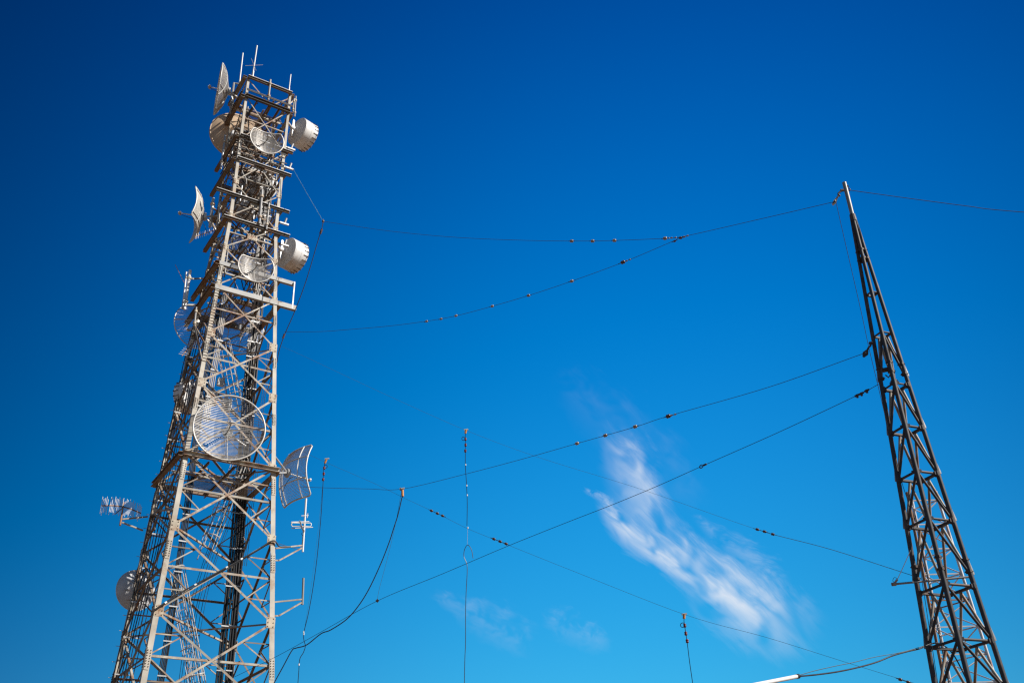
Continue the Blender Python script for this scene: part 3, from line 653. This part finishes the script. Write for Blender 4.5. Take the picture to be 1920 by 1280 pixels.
# second lattice mast behind
BA = R(23.1); BD = 38.0
BP = V((BD*math.sin(BA), BD*math.cos(BA), 0)); br_ = V((math.cos(BA), -math.sin(BA), 0)); bf = V((math.sin(BA), math.cos(BA), 0))
mast2 = thing('lattice_mast', 'pale thin three-legged lattice mast with rusty parts, seen through the dark mast', 'mast', BP)
def zel2(e): return 1.6 + BD*math.tan(R(e))
def r2(z): return .62 + (zel2(18.2) - z) * .058
def leg2(k, z):
    th = (R(5), R(125), R(245))[k]; r_ = r2(z)
    return BP - br_*.10*r_ + br_*(r_*math.cos(th)) - bf*(r_*math.sin(th)) + ez*z
ZB = zel2(18.25)
for k in range(3):
    m = MB(); m.tube([leg2(k, 0), leg2(k, ZB)], .055, 8); m.build('leg', (M_LATT, M_RUSTLEG, M_LATT)[k], mast2)
z = 0.; i = 0
while z < ZB + .01:
    z1 = z + .92
    for k in range(3):
        j = (k + 1) % 3
        m = MB(); m.bar(leg2(k, z), leg2(j, z), .035, .04); m.build('rung_bar', M_RUSTLEG if i in (11,) else M_LATT, mast2)
        if z1 <= ZB + .2:
            a, b = (k, j) if i % 2 else (j, k)
            m = MB(); m.tube([leg2(a, z), leg2(b, min(z1, ZB))], .022, 5); m.build('diagonal', M_LATT if k != 1 else M_MAST, mast2)
    z = z1; i += 1
# coax up the second mast
P = [leg2(1, zz) + br_*.13 - bf*.05 for zz in (0, 3, 6, 9, 11.5, 13.2)]
o = MB().tube(spline(P), .02, 5).build('coax_cable', M_BLACK); tag(o, 'black cable running up the pale lattice mast behind', 'cable')
# boom with end fitting on the dark mast
a, b = at(1676, 1094.5, 24.1), at(1822, 1080.5, 24.1)
t = thing('boom_arm', 'thin pale horizontal boom crossing the dark mast, its tip held by a rope', 'boom', b)
m = MB(); m.tube([a, b], .026, 8); m.build('tube', M_PIPE, t)
m = MB(); m.bar(a, at(1682, 1086, 24.1), .05, .05); m.lathe([(-.05, .045), (.05, .045)], a, (b - a), 8); m.build('tip_fitting', M_CERA, t)
m = MB(); m.tube(spline([at(1678, 1092, 24.1), at(1674, 1088, 24.1), at(1677, 1082, 24.1), at(1683, 1084, 24.1)]), .006, 5); m.build('wire_tail', M_WIRE, t)
o = MB().tube([at(1682, 1087, 24.1), at(1694.5, 1060, 24.1), at(1707.5, 1031, 23.9)], .009, 5).build('stay_rope', M_FIB); tag(o, 'short white rope from the boom tip up to the dark mast', 'rope')

# ================================================================== WIRES BETWEEN TOWER AND MAST
YT, YM, YB = 40.8, 23.9, 35.0
def wpath(pts, y0, y1, x0, x1):
    return [at(x, y, y0 + (y1 - y0) * (x - x0) / (x1 - x0)) for x, y in pts]
def egg(m, c, d, r, mi=0):                                 # strain insulator: two lobes and a waist
    m.lathe([(-1.25*r, 0), (-1.2*r, .55*r), (-.75*r, 1.*r), (-.28*r, .95*r), (0, .72*r), (.28*r, .95*r), (.75*r, 1.*r), (1.2*r, .55*r), (1.25*r, 0)], c, d, 12, mi)
    return m
def insul(t, c, d, r, mt=None, k=None):
    m = MB(); egg(m, c, d, r); m.build('insulator', mt or M_CERA, t)
    m = MB()
    for s in (-1, 1): m.tube([c + d*s*r*1.2, c + d*s*r*3.], r*.22, 5)
    m.build('wire_loop', M_WIRE, t)
def wire_thing(label, path, r, mt=M_WIRE, cat='wire', name='antenna_wire', k=8, smooth=True):
    t = thing(name, label, cat, path[-1])
    m = MB(); m.tube(spline(path, k) if smooth else path, r, 5); m.build('wire', mt, t)
    return t
def put(t, f, pts, r, mt=None):
    for px, py in pts:
        c = f(px, py); d = (f(px + 4, py) - c)
        a, b = f(px - 6, py), f(px + 6, py)
        insul(t, c, t['_d'] if False else DIR, r, mt)
# rope from the tower to the junction
J1 = at(606, 415, 41.0)
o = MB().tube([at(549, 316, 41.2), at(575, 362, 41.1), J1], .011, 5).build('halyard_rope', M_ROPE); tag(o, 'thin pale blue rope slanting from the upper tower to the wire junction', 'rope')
f1 = lambda x, y: at(x, y, 41.0 + (YM - 41.0) * (x - 606) / (1567 - 606))
def dirat(f, a, b): return (f(*b) - f(*a)).normalized()
t = wire_thing('upper antenna wire sagging from the tower junction to the mast top', [f1(x, y) for x, y in ((606, 415), (720, 432), (840, 444), (960, 450), (1072, 452), (1150, 451), (1245, 447), (1283, 443), (1420, 412), (1562, 379))], .0085)
for px, py in ((1072, 452), (1111, 452), (1152, 451)): insul(t, f1(px, py), dirat(f1, (1060, 452.4), (1160, 451)), .062)
for px, py, r_ in ((1247, 447, .062), (1254, 446.5, .03), (1259, 446, .03), (1267, 445.5, .03), (1276, 446, .05), (1283, 444, .035), (1289, 442, .03)): insul(t, f1(px, py), dirat(f1, (1245, 447), (1290, 442)), r_, M_BROWN if r_ > .045 and px > 1250 else M_CERA)
m = MB(); egg(m, J1, V((0, 0, 1)), .06); m.tube([J1 - ez*.1, J1 + ez*.1], .03, 6); m.build('junction_fitting', M_BROWN, t)
# black coax falling from the junction to the tower
f3 = lambda x, y: at(x, y, 40.2)
t = wire_thing('black feeder cable hanging from the wire junction down to the tower leg', [J1] + [f3(x, y) for x, y in ((603, 430), (596, 452), (574, 526), (552, 585), (535, 624), (524, 655), (519, 680))], .02, M_BLACK, 'cable', 'feeder_cable')
m = MB(); m.tube([f3(603.5, 430), f3(600.5, 438)], .06, 8); m.build('choke', M_BROWN, t)
m = MB(); m.tube([f3(533.5, 626), f3(530.5, 634)], .05, 8); m.build('lower_choke', M_BROWN, t)
# second slope
f4 = lambda x, y: at(x, y, 40.0 + (f1(1272, 448).y - 40.0) * (x - 533) / (1272 - 533))
t = wire_thing('long beaded wire rising from the tower to join the upper wire', [f4(x, y) for x, y in ((533, 622), (600, 621.5), (650, 618), (730, 611), (800, 602), (855, 592), (923, 574), (991, 554), (1072, 527), (1170, 491), (1272, 448))], .0085)
for px, py, r_ in ((800, 602.3, .048), (827, 597.8, .048), (855, 591.8, .05), (923, 574, .052), (991, 554, .055), (1072, 527, .058)):
    insul(t, f4(px, py), dirat(f4, (px - 30, py + 8), (px + 30, py - 8.5)), r_)
insul(t, f4(1168, 491.6), dirat(f4, (1150, 498), (1190, 483)), .07, M_BROWN); insul(t, f4(1175, 489), dirat(f4, (1150, 498), (1190, 483)), .03); insul(t, f4(1181, 486.5), dirat(f4, (1150, 498), (1190, 483)), .03)
insul(t, f4(1265, 452), dirat(f4, (1250, 458), (1275, 447)), .04, M_BROWN)
# middle wire from the pulley below the mast top
f5 = lambda x, y: at(x, y, 40.5 + (YM - 40.5) * (x - 575) / (1623 - 575))
t = wire_thing('middle antenna wire from the lower mast pulley down to the tower, with four beads', [f5(x, y) for x, y in ((560, 912), (610, 914), (690, 916), (755, 916), (870, 889), (980, 860), (1082, 831), (1191, 800), (1252, 780), (1440, 726), (1618, 663))], .0085)
for px, py, r_ in ((1082, 831, .058), (1135, 816, .06), (1191, 799.5, .06), (1253, 780, .068)): insul(t, f5(px, py), dirat(f5, (px - 30, py + 9), (px + 30, py - 9.3)), r_, M_BROWN if r_ > .066 else None)
for px, py in ((1259, 778.5), (1266, 776.5)): insul(t, f5(px, py), dirat(f5, (1240, 784), (1280, 771)), .03)
# lower wire from the mast flange
f6 = lambda x, y: at(x, y, 40.5 + (YM - 40.5) * (x - 490) / (1647 - 490))
t = wire_thing('lower stay wire from the mast splice to the tower bottom, ring near its middle', [f6(x, y) for x, y in ((440, 1268), (520, 1229), (600, 1185), (707, 1126), (830, 1075), (950, 1024), (1060, 980), (1150, 945), (1232, 911), (1315, 874), (1460, 810), (1607, 741), (1648, 720))], .009)
for px, py in ((1607, 741), (1615, 737.5), (1625, 732)):
    m = MB(); c = f6(px, py); m.bar(c - ez*.07, c + ez*.03, .05, .05); m.lathe([(-.07, .03), (.07, .03)], c, dirat(f6, (1600, 744), (1640, 725)), 8); m.build('wire_clip', M_RUSTY, t)
c = f6(1315, 874); dd = dirat(f6, (1300, 881), (1330, 867))
m = MB(); m.tube([c + dd*.07*math.cos(th) + ez*.05*math.sin(th) for th in [2*math.pi*i/14 for i in range(14)]], .014, 5, True); m.bar(c + dd*.08, c + dd*.2, .05, .04); m.build('ring', M_RUSTY, t)
# pulley blocks
def pulley(label, pts, pin, hook, y):
    c = at(*pin, y); t = thing('pulley_block', label, 'pulley', c, 'pulley blocks on the dark mast')
    vs = [at(x, yy, y - .035) for x, yy in pts]; ws = [at(x, yy, y + .035) for x, yy in pts]; n = len(pts)
    m = MB()
    m.add(vs + ws, [list(range(n)), list(range(n, 2*n))[::-1]] + [[i, n + i, n + (i+1) % n, (i+1) % n] for i in range(n)]); m.build('cheek_plate', M_RUSTY, t)
    d = V((.2, -1, 0)).normalized()
    m = MB(); m.lathe([(-.06, 0), (-.06, .022), (.06, .022), (.06, 0)], c, d, 8, 0, False); m.build('axle_pin', M_PIPE, t)
    h = [at(x, yy, y) for x, yy in hook]
    m = MB(); m.tube(spline(h, 5), .028, 6); m.bar(h[0] - V((.05, 0, 0)), h[0] + V((.05, 0, 0)), .06, .06); m.build('shackle', M_RUSTY, t)
    return t
pulley('rusty pulley block hanging from the top pipe of the dark mast', [(1563, 376), (1568, 370), (1570.5, 372), (1568, 381), (1562, 386), (1559.5, 383)], (1565, 378), [(1579, 357), (1575, 360), (1571.5, 364), (1574.5, 367), (1572, 367.5), (1569.5, 371)], YM - .05)
pulley('rusty diamond-shaped pulley block lower on the left leg of the dark mast', [(1617.5, 660), (1626, 654), (1628.5, 656), (1628, 665), (1620, 670.5), (1617, 668.5)], (1621.3, 662.5), [(1633, 643), (1632, 648), (1629, 651), (1627, 655)], YM - .05)
o = MB().tube(spline([at(x, y, YM - .3) for x, y in ((1568, 381), (1583, 447), (1600, 520), (1616, 590), (1630, 655), (1648, 730), (1668, 815), (1690, 900), (1712, 985), (1760, 1290))]), .0075, 5).build('halyard_rope', M_WIRE); tag(o, 'thin dark halyard rope falling from the top pulley along the left of the mast', 'rope')
# guy from the mast top to the right
t = wire_thing('dark guy wire running off to the right from the mast top', [at(1588, 356, YM), at(1700, 371.5, 23.4), at(1810, 386, 22.9), at(1920, 398, 22.4), at(2500, 440, 19.5)], .0095, M_WIRE, 'wire', 'guy_wire')
c = at(1591, 355.5, YM)
m = MB(); m.tube([c + V((.05*math.cos(th), 0, .05*math.sin(th))) for th in [2*math.pi*i/12 for i in range(12)]], .016, 5, True); m.build('eye', M_RUSTY, t)
m = MB(); c = at(1586, 351.5, YM); m.tube([c - mr*.05, c + mr*.08 + ez*.03], .04, 8); m.build('eye_bolt', M_PIPE, t)
# faint far wires
f7 = lambda x, y: at(x, y, 46.0 + (YB - 46.0) * (x - 575) / (1716 - 575))
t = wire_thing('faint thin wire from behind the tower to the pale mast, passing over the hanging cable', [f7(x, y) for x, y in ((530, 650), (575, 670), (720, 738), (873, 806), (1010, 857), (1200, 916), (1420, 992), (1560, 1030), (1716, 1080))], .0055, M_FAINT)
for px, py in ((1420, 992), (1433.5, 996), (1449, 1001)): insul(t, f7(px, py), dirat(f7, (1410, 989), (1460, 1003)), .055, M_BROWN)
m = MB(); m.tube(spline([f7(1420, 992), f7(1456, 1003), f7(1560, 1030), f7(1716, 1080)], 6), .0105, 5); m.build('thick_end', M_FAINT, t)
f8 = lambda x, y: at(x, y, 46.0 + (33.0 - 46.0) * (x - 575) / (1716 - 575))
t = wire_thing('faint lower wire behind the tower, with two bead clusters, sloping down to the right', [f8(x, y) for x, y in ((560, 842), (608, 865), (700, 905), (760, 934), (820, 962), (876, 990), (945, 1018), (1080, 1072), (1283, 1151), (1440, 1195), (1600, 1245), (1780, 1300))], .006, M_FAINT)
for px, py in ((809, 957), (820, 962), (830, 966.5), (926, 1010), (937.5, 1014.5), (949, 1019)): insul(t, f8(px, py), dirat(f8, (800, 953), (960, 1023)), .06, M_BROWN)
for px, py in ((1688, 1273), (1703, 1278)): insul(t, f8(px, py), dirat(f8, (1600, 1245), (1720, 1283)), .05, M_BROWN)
# hanging drops: orange end insulator, cable coil, red beads, cable
def drop(label, top, orange, beads, path, f, coil=None, r=.012, dots=(), mt=M_BLACK, tails=()):
    t = thing('hanging_cable', label, 'cable', f(*path[-1]))
    a, b = f(*orange[0]), f(*orange[1]); m = MB(); m.tube([a, b], .052, 8); m.build('end_insulator', M_ORANGE, t)
    m = MB(); c = f(*top); m.bar(c - V((.1, 0, 0)), c + V((.1, 0, .02)), .045, .06); m.build('clamp', M_GREYD, t)
    m = MB(); m.tube(spline([b] + [f(*p) for p in path], 6), r, 5); m.build('cable', mt, t)
    if coil:
        cx, cy, cr = coil
        m = MB(); m.tube([f(cx + cr*math.cos(th), cy + cr*math.sin(th)) for th in [2*math.pi*i/16 for i in range(16)]], .014, 5, True); m.build('coil', mt, t)
    for p in beads:
        m = MB(); egg(m, f(*p), V((0, 0, 1)), .06); m.build('bead', M_RED, t)
    for p in dots:
        c = f(*p); m = MB(); m.lathe([(-.04, .028), (.04, .028)], c, V((0, 0, 1)), 8); m.build('tie', M_TIE, t)
    for tl in tails:
        m = MB(); m.tube(spline([f(*p) for p in tl], 6), r*.3, 5); m.build('stay_line', M_FAINT, t)
    return t
drop('long wavy cable hanging straight down mid-sky from the faint wire, with hook loop', (874, 805.5), ((874, 806), (872.5, 812)), ((872.8, 823), (873, 834), (872.5, 845)),
     ((872.5, 850), (872.5, 872), (874.5, 905), (876, 940), (875.5, 985)), lambda x, y: at(x, y, 43.1), (869, 822, 3.2), .015, ((873, 871), (875, 910), (876, 928), (877, 989)))
o = MB().tube(spline([at(x, y, 43.1) for x, y in ((887, 1046), (884, 1030), (877, 1021), (871, 1030), (870, 1043), (875, 1056), (876, 1072), (874, 1110), (873, 1150), (873, 1200), (871.5, 1240), (870.5, 1300))]), .015, 5).build('hanging_cable', M_BLACK); tag(o, 'lower part of the mid-sky cable, curling over in a hook at its top', 'cable')
o = MB().tube([at(877, 990, 43.1), at(876, 1022, 43.1)], .006, 5).build('suspension_line', M_GREYC); tag(o, 'short pale line joining the mid-sky cable to its hook loop', 'rope')
for i, (px, py) in enumerate(((875, 1056), (873.5, 1123), (873, 1147), (872.5, 1170), (871.5, 1240))): pass
drop('cable hanging right of the tower beside the curved grid dish, with red beads', (613, 860), ((612, 861), (609, 868)), ((608, 877), (607, 888), (606, 898.5)),
     ((607, 880), (606, 900), (602, 965), (595, 1040), (587, 1100), (578, 1150), (569.5, 1186), (570, 1200), (572.5, 1210), (569, 1222), (562, 1235), (560, 1260), (557, 1300)), lambda x, y: at(x, y, 43.6), (611, 874, 2.8), .016, ((569.3, 1184), (569.5, 1188), (560.5, 1245)), tails=(((606, 900), (598, 980), (586, 1080), (570, 1186)),))
drop('cable hanging from the faint wire low on the right, with red beads', (1283, 1151), ((1283, 1151), (1282.5, 1159)), ((1284, 1172), (1286, 1187), (1288.5, 1201)),
     ((1283, 1168), (1288, 1200), (1293, 1240), (1299, 1282), (1302, 1310)), lambda x, y: at(x, y, 38.), (1280, 1171, 4.2), .014)
fd = lambda x, y: at(x, y, 37.8)
t = drop('thick black cable drooping in a long curve from the middle wire to the tower bottom', (754, 916), ((754.5, 918), (755, 930)), (),
     ((753, 935), (746, 965), (738, 990), (730, 1015), (714, 1056), (692, 1103), (672, 1135), (650, 1160), (620, 1180), (602, 1187), (575, 1208), (555, 1214), (547, 1219), (530, 1250), (508, 1290)), fd, None, .021,
     tails=(((752, 925), (742, 980), (728, 1040), (712, 1100), (707, 1125)),))
m = MB(); m.tube([fd(750.5, 914), fd(751, 919)], .03, 6); m.bar(fd(706, 1124), fd(709, 1127), .08, .1); m.build('line_clamp', M_RUSTY, t)
# bottom right: white lamp-arm tube with cables
P0, P1 = at(1380, 1290, 19.0), at(1496, 1267, 20.4)
t = thing('white_tube_arm', 'white tube at the bottom edge with a black cable leaving its end', 'tube', P0)
m = MB(); m.tube([P0 + (P0 - P1)*.6, P1], .04, 14); m.build('tube', M_FIB, t)
m = MB(); d = (P1 - P0).normalized(); m.lathe([(-.05, .041), (-.05, .046), (.03, .046), (.04, .0)], P1, d, 14, 0, False); m.build('end_cap', M_BLACK, t)
fb = lambda x, y: at(x, y, 20.4 + (YM - 20.4) * (x - 1496) / (1745 - 1496))
o = MB().tube(spline([fb(x, y) for x, y in ((1497, 1267), (1530, 1264), (1570, 1258.5), (1610, 1250), (1645, 1240), (1672, 1229), (1700, 1221), (1725, 1215), (1746, 1206), (1765, 1207), (1790, 1230), (1825, 1300))]), .016, 6).build('feeder_cable', M_BLACK); tag(o, 'thick black cable from the white tube end up to the dark mast', 'cable')
o = MB().tube(spline([fb(x, y) for x, y in ((1498, 1265), (1530, 1256), (1570, 1247), (1600, 1241), (1640, 1231), (1690, 1222), (1740, 1208))]), .008, 5).build('stay_rope', M_FAINT); tag(o, 'thin line above the thick black cable from the white tube to the mast', 'rope')

# ================================================================== LIGHT AND SKY
SUN_AZ, SUN_EL = 106.0, 38.0
sd = V((math.sin(R(SUN_AZ))*math.cos(R(SUN_EL)), math.cos(R(SUN_AZ))*math.cos(R(SUN_EL)), math.sin(R(SUN_EL))))
sl = bpy.data.lights.new('sun', 'SUN'); sl.energy = 5.0; sl.angle = R(.53); sl.color = (1., .945, .86)
so = bpy.data.objects.new('sun', sl); col.objects.link(so); so.rotation_euler = sd.to_track_quat('Z', 'Y').to_euler(); so.location = (0, 0, 60)
w = bpy.data.worlds.new('World'); w.cycles.sampling_method = 'MANUAL'; w.cycles.sample_map_resolution = 256; scene.world = w; w.use_nodes = True; nt = w.node_tree; N, L = nt.nodes, nt.links
bg = N['Background']; sky = N.new('ShaderNodeTexSky'); sky.sky_type = 'NISHITA'; sky.sun_disc = False
sky.sun_elevation = R(SUN_EL); sky.sun_rotation = R(SUN_AZ); sky.altitude = 900; sky.air_density = 1.0; sky.dust_density = .3; sky.ozone_density = 3.
# deep blue clear sky with lens corner fall-off painted into its colour: brightest low in the north, deepening to the sides and the zenith
def math_n(op, a, b=None):
    n = N.new('ShaderNodeMath'); n.operation = op
    for i, x in enumerate((a, b)):
        if x is None: continue
        if isinstance(x, (int, float)): n.inputs[i].default_value = x
        else: L.new(x, n.inputs[i])
    return n.outputs[0]
tcw = N.new('ShaderNodeTexCoord'); dt = N.new('ShaderNodeVectorMath'); dt.operation = 'DOT_PRODUCT'
L.new(tcw.outputs['Generated'], dt.inputs[0]); dt.inputs[1].default_value = (math.sin(R(6))*math.cos(R(20)), math.cos(R(6))*math.cos(R(20)), math.sin(R(20)))
th2 = math_n('POWER', math_n('ARCCOSINE', math_n('MINIMUM', dt.outputs['Value'], .99999)), 2.0)
dt2 = N.new('ShaderNodeVectorMath'); dt2.operation = 'DOT_PRODUCT'; L.new(tcw.outputs['Generated'], dt2.inputs[0]); dt2.inputs[1].default_value = (math.sin(R(6))*math.cos(R(28)), math.cos(R(6))*math.cos(R(28)), math.sin(R(28)))
th2b = math_n('POWER', math_n('ARCCOSINE', math_n('MINIMUM', dt2.outputs['Value'], .99999)), 2.0)
def fall(lo, amp, sdeg, th2=th2): return math_n('ADD', math_n('MULTIPLY', math_n('EXPONENT', math_n('MULTIPLY', th2, -1.0 / R(sdeg)**2)), amp), lo)
sp = N.new('ShaderNodeSeparateColor'); L.new(sky.outputs[0], sp.inputs[0]); cb = N.new('ShaderNodeCombineColor')
rest_sky = N.new('ShaderNodeMapRange'); rest_sky.interpolation_type = 'SMOOTHSTEP'; rest_sky.inputs[1].default_value = R(52)**2; rest_sky.inputs[2].default_value = R(95)**2; rest_sky.inputs[4].default_value = .36; L.new(th2, rest_sky.inputs[0]); rest_sky = rest_sky.outputs[0]
fr = fall(.12, 1.3, 28)
L.new(math_n('MAXIMUM', math_n('MULTIPLY', math_n('SUBTRACT', math_n('MULTIPLY', math_n('MULTIPLY', math_n('POWER', sp.outputs[0], 2.0), .36), fr), .33), .22), math_n('MULTIPLY', math_n('MULTIPLY', sp.outputs[0], rest_sky), .8)), cb.inputs[0])
L.new(math_n('MULTIPLY', sp.outputs[1], math_n('ADD', fall(.09, 1.12, 29), rest_sky)), cb.inputs[1])
L.new(math_n('MULTIPLY', sp.outputs[2], math_n('ADD', fall(.15, 1.6, 31.5, th2b), rest_sky)), cb.inputs[2])
L.new(cb.outputs[0], bg.inputs['Color']); bg.inputs['Strength'].default_value = .101

# ------------------------------------------------------------------ thin cirrus, part of the sky (fixed directions, infinitely far)
def vdot(v, w_):
    n = N.new('ShaderNodeVectorMath'); n.operation = 'DOT_PRODUCT'; L.new(v, n.inputs[0]); n.inputs[1].default_value = w_; return n.outputs['Value']
def rng(x, lo, hi, smooth=True, to=(0, 1)):
    n = N.new('ShaderNodeMapRange'); n.inputs[1].default_value = lo; n.inputs[2].default_value = hi; n.inputs[3].default_value, n.inputs[4].default_value = to
    if smooth: n.interpolation_type = 'SMOOTHSTEP'
    L.new(x, n.inputs[0]); return n.outputs[0]
def cirrus(p, q, hw, spine, amp, seed, rot, sc, thr, edge=.05, warp=.35, det=5):
    """density of one band of cloud between two directions; spine rows: along -1..1, centre offset, half width"""
    a_, b_ = sight(*p), sight(*q); n_ = (a_ + b_).normalized(); a_, b_ = a_ / a_.dot(n_), b_ / b_.dot(n_)
    ax = b_ - a_; hl = ax.length / 2; ax.normalize(); yy = n_.cross(ax); hw = hw / 563.0 * hl * 2 * 563.0 / math.hypot(q[0]-p[0], q[1]-p[1])
    D_ = tcw.outputs['Generated']; dn = math_n('MAXIMUM', vdot(D_, n_), .2)
    X = math_n('DIVIDE', math_n('DIVIDE', vdot(D_, ax), dn), hl); Y = math_n('DIVIDE', math_n('DIVIDE', vdot(D_, yy), dn), hw)
    cmb = N.new('ShaderNodeCombineXYZ'); L.new(X, cmb.inputs[0]); L.new(Y, cmb.inputs[1]); cmb.inputs[2].default_value = seed
    def noise(scale, r_, ns, det, vec, rough=.55):
        mp = N.new('ShaderNodeMapping'); mp.inputs['Scale'].default_value = scale; mp.inputs['Rotation'].default_value = (0, 0, R(r_)); mp.inputs['Location'].default_value = (seed, seed*.6, 0)
        mp.vector_type = 'TEXTURE' if False else 'POINT'
        L.new(vec, mp.inputs[0]); no = N.new('ShaderNodeTexNoise'); no.inputs['Scale'].default_value = ns; no.inputs['Detail'].default_value = det; no.inputs['Roughness'].default_value = rough
        L.new(mp.outputs[0], no.inputs['Vector']); return no
    # gentle swirl of the coordinates, then fibres drawn out along the band
    w1 = noise((1.2, 1.0, 1), 0, 1.6, 2, cmb.outputs[0]); sb = N.new('ShaderNodeVectorMath'); sb.operation = 'SUBTRACT'; L.new(w1.outputs['Color'], sb.inputs[0]); sb.inputs[1].default_value = (.5, .5, .5)
    sc_ = N.new('ShaderNodeVectorMath'); sc_.operation = 'SCALE'; L.new(sb.outputs[0], sc_.inputs[0]); sc_.inputs['Scale'].default_value = warp
    ad = N.new('ShaderNodeVectorMath'); ad.operation = 'ADD'; L.new(cmb.outputs[0], ad.inputs[0]); L.new(sc_.outputs[0], ad.inputs[1])
    rt = N.new('ShaderNodeVectorRotate'); rt.rotation_type = 'Z_AXIS'; rt.inputs['Angle'].default_value = R(rot); L.new(ad.outputs[0], rt.inputs['Vector'])
    fib = noise(sc, 0, 2.0, det, rt.outputs[0], .63).outputs['Fac']; big = noise((1.7, .8, 1), 0, 1.9, 2, ad.outputs[0]).outputs['Fac']
    def curve(c_):
        n = N.new('ShaderNodeFloatCurve'); cv = n.mapping.curves[0]; pts = [((r_[0] + 1)/2, (r_[c_] + 1)/2) for r_ in spine]
        while len(cv.points) < len(pts): cv.points.new(.5, .5)
        for k, (u_, v_) in enumerate(pts): cv.points[k].location = (u_, v_)
        n.mapping.update(); L.new(math_n('ADD', math_n('MULTIPLY', X, .5), .5), n.inputs['Value'])
        return math_n('SUBTRACT', math_n('MULTIPLY', n.outputs[0], 2.), 1.)
    yr = math_n('DIVIDE', math_n('SUBTRACT', Y, curve(1)), math_n('MAXIMUM', curve(2), .02))
    yr = math_n('ADD', yr, math_n('MULTIPLY', math_n('SUBTRACT', fib, .5), 1.5))
    yr = math_n('ADD', yr, math_n('MULTIPLY', math_n('SUBTRACT', big, .5), 1.1))
    m_ = math_n('MULTIPLY', rng(math_n('ABSOLUTE', yr), 1.1, edge), rng(math_n('ABSOLUTE', math_n('ADD', X, math_n('MULTIPLY', math_n('SUBTRACT', fib, .5), .5))), 1.0, .6))
    m_ = math_n('MULTIPLY', m_, math_n('MULTIPLY', rng(fib, thr, .72, False), rng(big, .3, .62)))
    m_ = math_n('MULTIPLY', m_, math_n('GREATER_THAN', vdot(D_, n_), .5))
    return math_n('MULTIPLY', m_, amp)
dens = [cirrus((1122, 786), (1524, 1236), 120, [(-1, -.02, .06), (-.9, .02, .25), (-.5, .27, .55), (-.2, .48, .45), (.2, .36, .5), (.5, .28, .7), (.75, .12, .65), (1, -.08, .15)], .66, 3.1, 13, (1.0, 2.2, 1), .14, .05, .42, 8),
        cirrus((1120, 915), (1450, 1195), 60, [(-1, .1, .2), (-.6, .45, .5), (-.1, .3, .55), (.3, .1, .55), (.7, -.1, .6), (1, -.1, .2)], 1.0, 5.7, 9, (1.0, 2.0, 1), .12, .05, .4, 8),
        cirrus((1300, 965), (1480, 1110), 55, [(-1, 0, .2), (-.3, 0, .5), (.3, 0, .7), (1, 0, .3)], .22, 9.2, 40, (.8, 3.2, 1), .3),
        cirrus((1090, 915), (1165, 950), 20, [(-1, 0, .2), (0, 0, .5), (1, 0, .2)], .28, 2.4, 0, (.8, 1.8, 1), .2),
        cirrus((800, 1105), (1010, 1215), 55, [(-1, 0, .2), (-.4, 0, .5), (.2, .0, .8), (.7, 0, .7), (1, 0, .3)], .15, 8.4, 10, (.8, 1.5, 1), .2),
        cirrus((1010, 1150), (1150, 1215), 45, [(-1, 0, .3), (0, 0, .8), (1, 0, .3)], .13, 6.6, 0, (.8, 1.4, 1), .2),
        cirrus((1040, 690), (1330, 960), 90, [(-1, 0, .3), (0, 0, .8), (1, 0, .3)], .05, 4.6, 0, (.8, 1.6, 1), .2)]
left_ = 1.0; acc = None
for d_ in dens:
    inv = math_n('SUBTRACT', 1.0, math_n('MINIMUM', d_, .96)); acc = inv if acc is None else math_n('MULTIPLY', acc, inv)
mxc = N.new('ShaderNodeMix'); mxc.data_type = 'RGBA'; L.new(math_n('SUBTRACT', 1.0, acc), mxc.inputs[0]); L.new(cb.outputs[0], mxc.inputs[6]); mxc.inputs[7].default_value = (6.6, 7.0, 7.6, 1)
L.new(mxc.outputs[2], bg.inputs['Color'])

# ------------------------------------------------------------------ render settings
vs_ = scene.view_settings; vs_.view_transform = 'Standard'; vs_.look = 'None'; vs_.exposure = .25; vs_.gamma = 1; vs_.use_curve_mapping = False
scene.cycles.max_bounces = 8; scene.cycles.diffuse_bounces = 3; scene.cycles.glossy_bounces = 2; scene.cycles.transparent_max_bounces = 8; scene.cycles.volume_bounces = 0
scene.cycles.use_denoising = False
scene.cycles.filter_width = 1.3 if hasattr(scene.cycles, 'filter_width') else 1.5
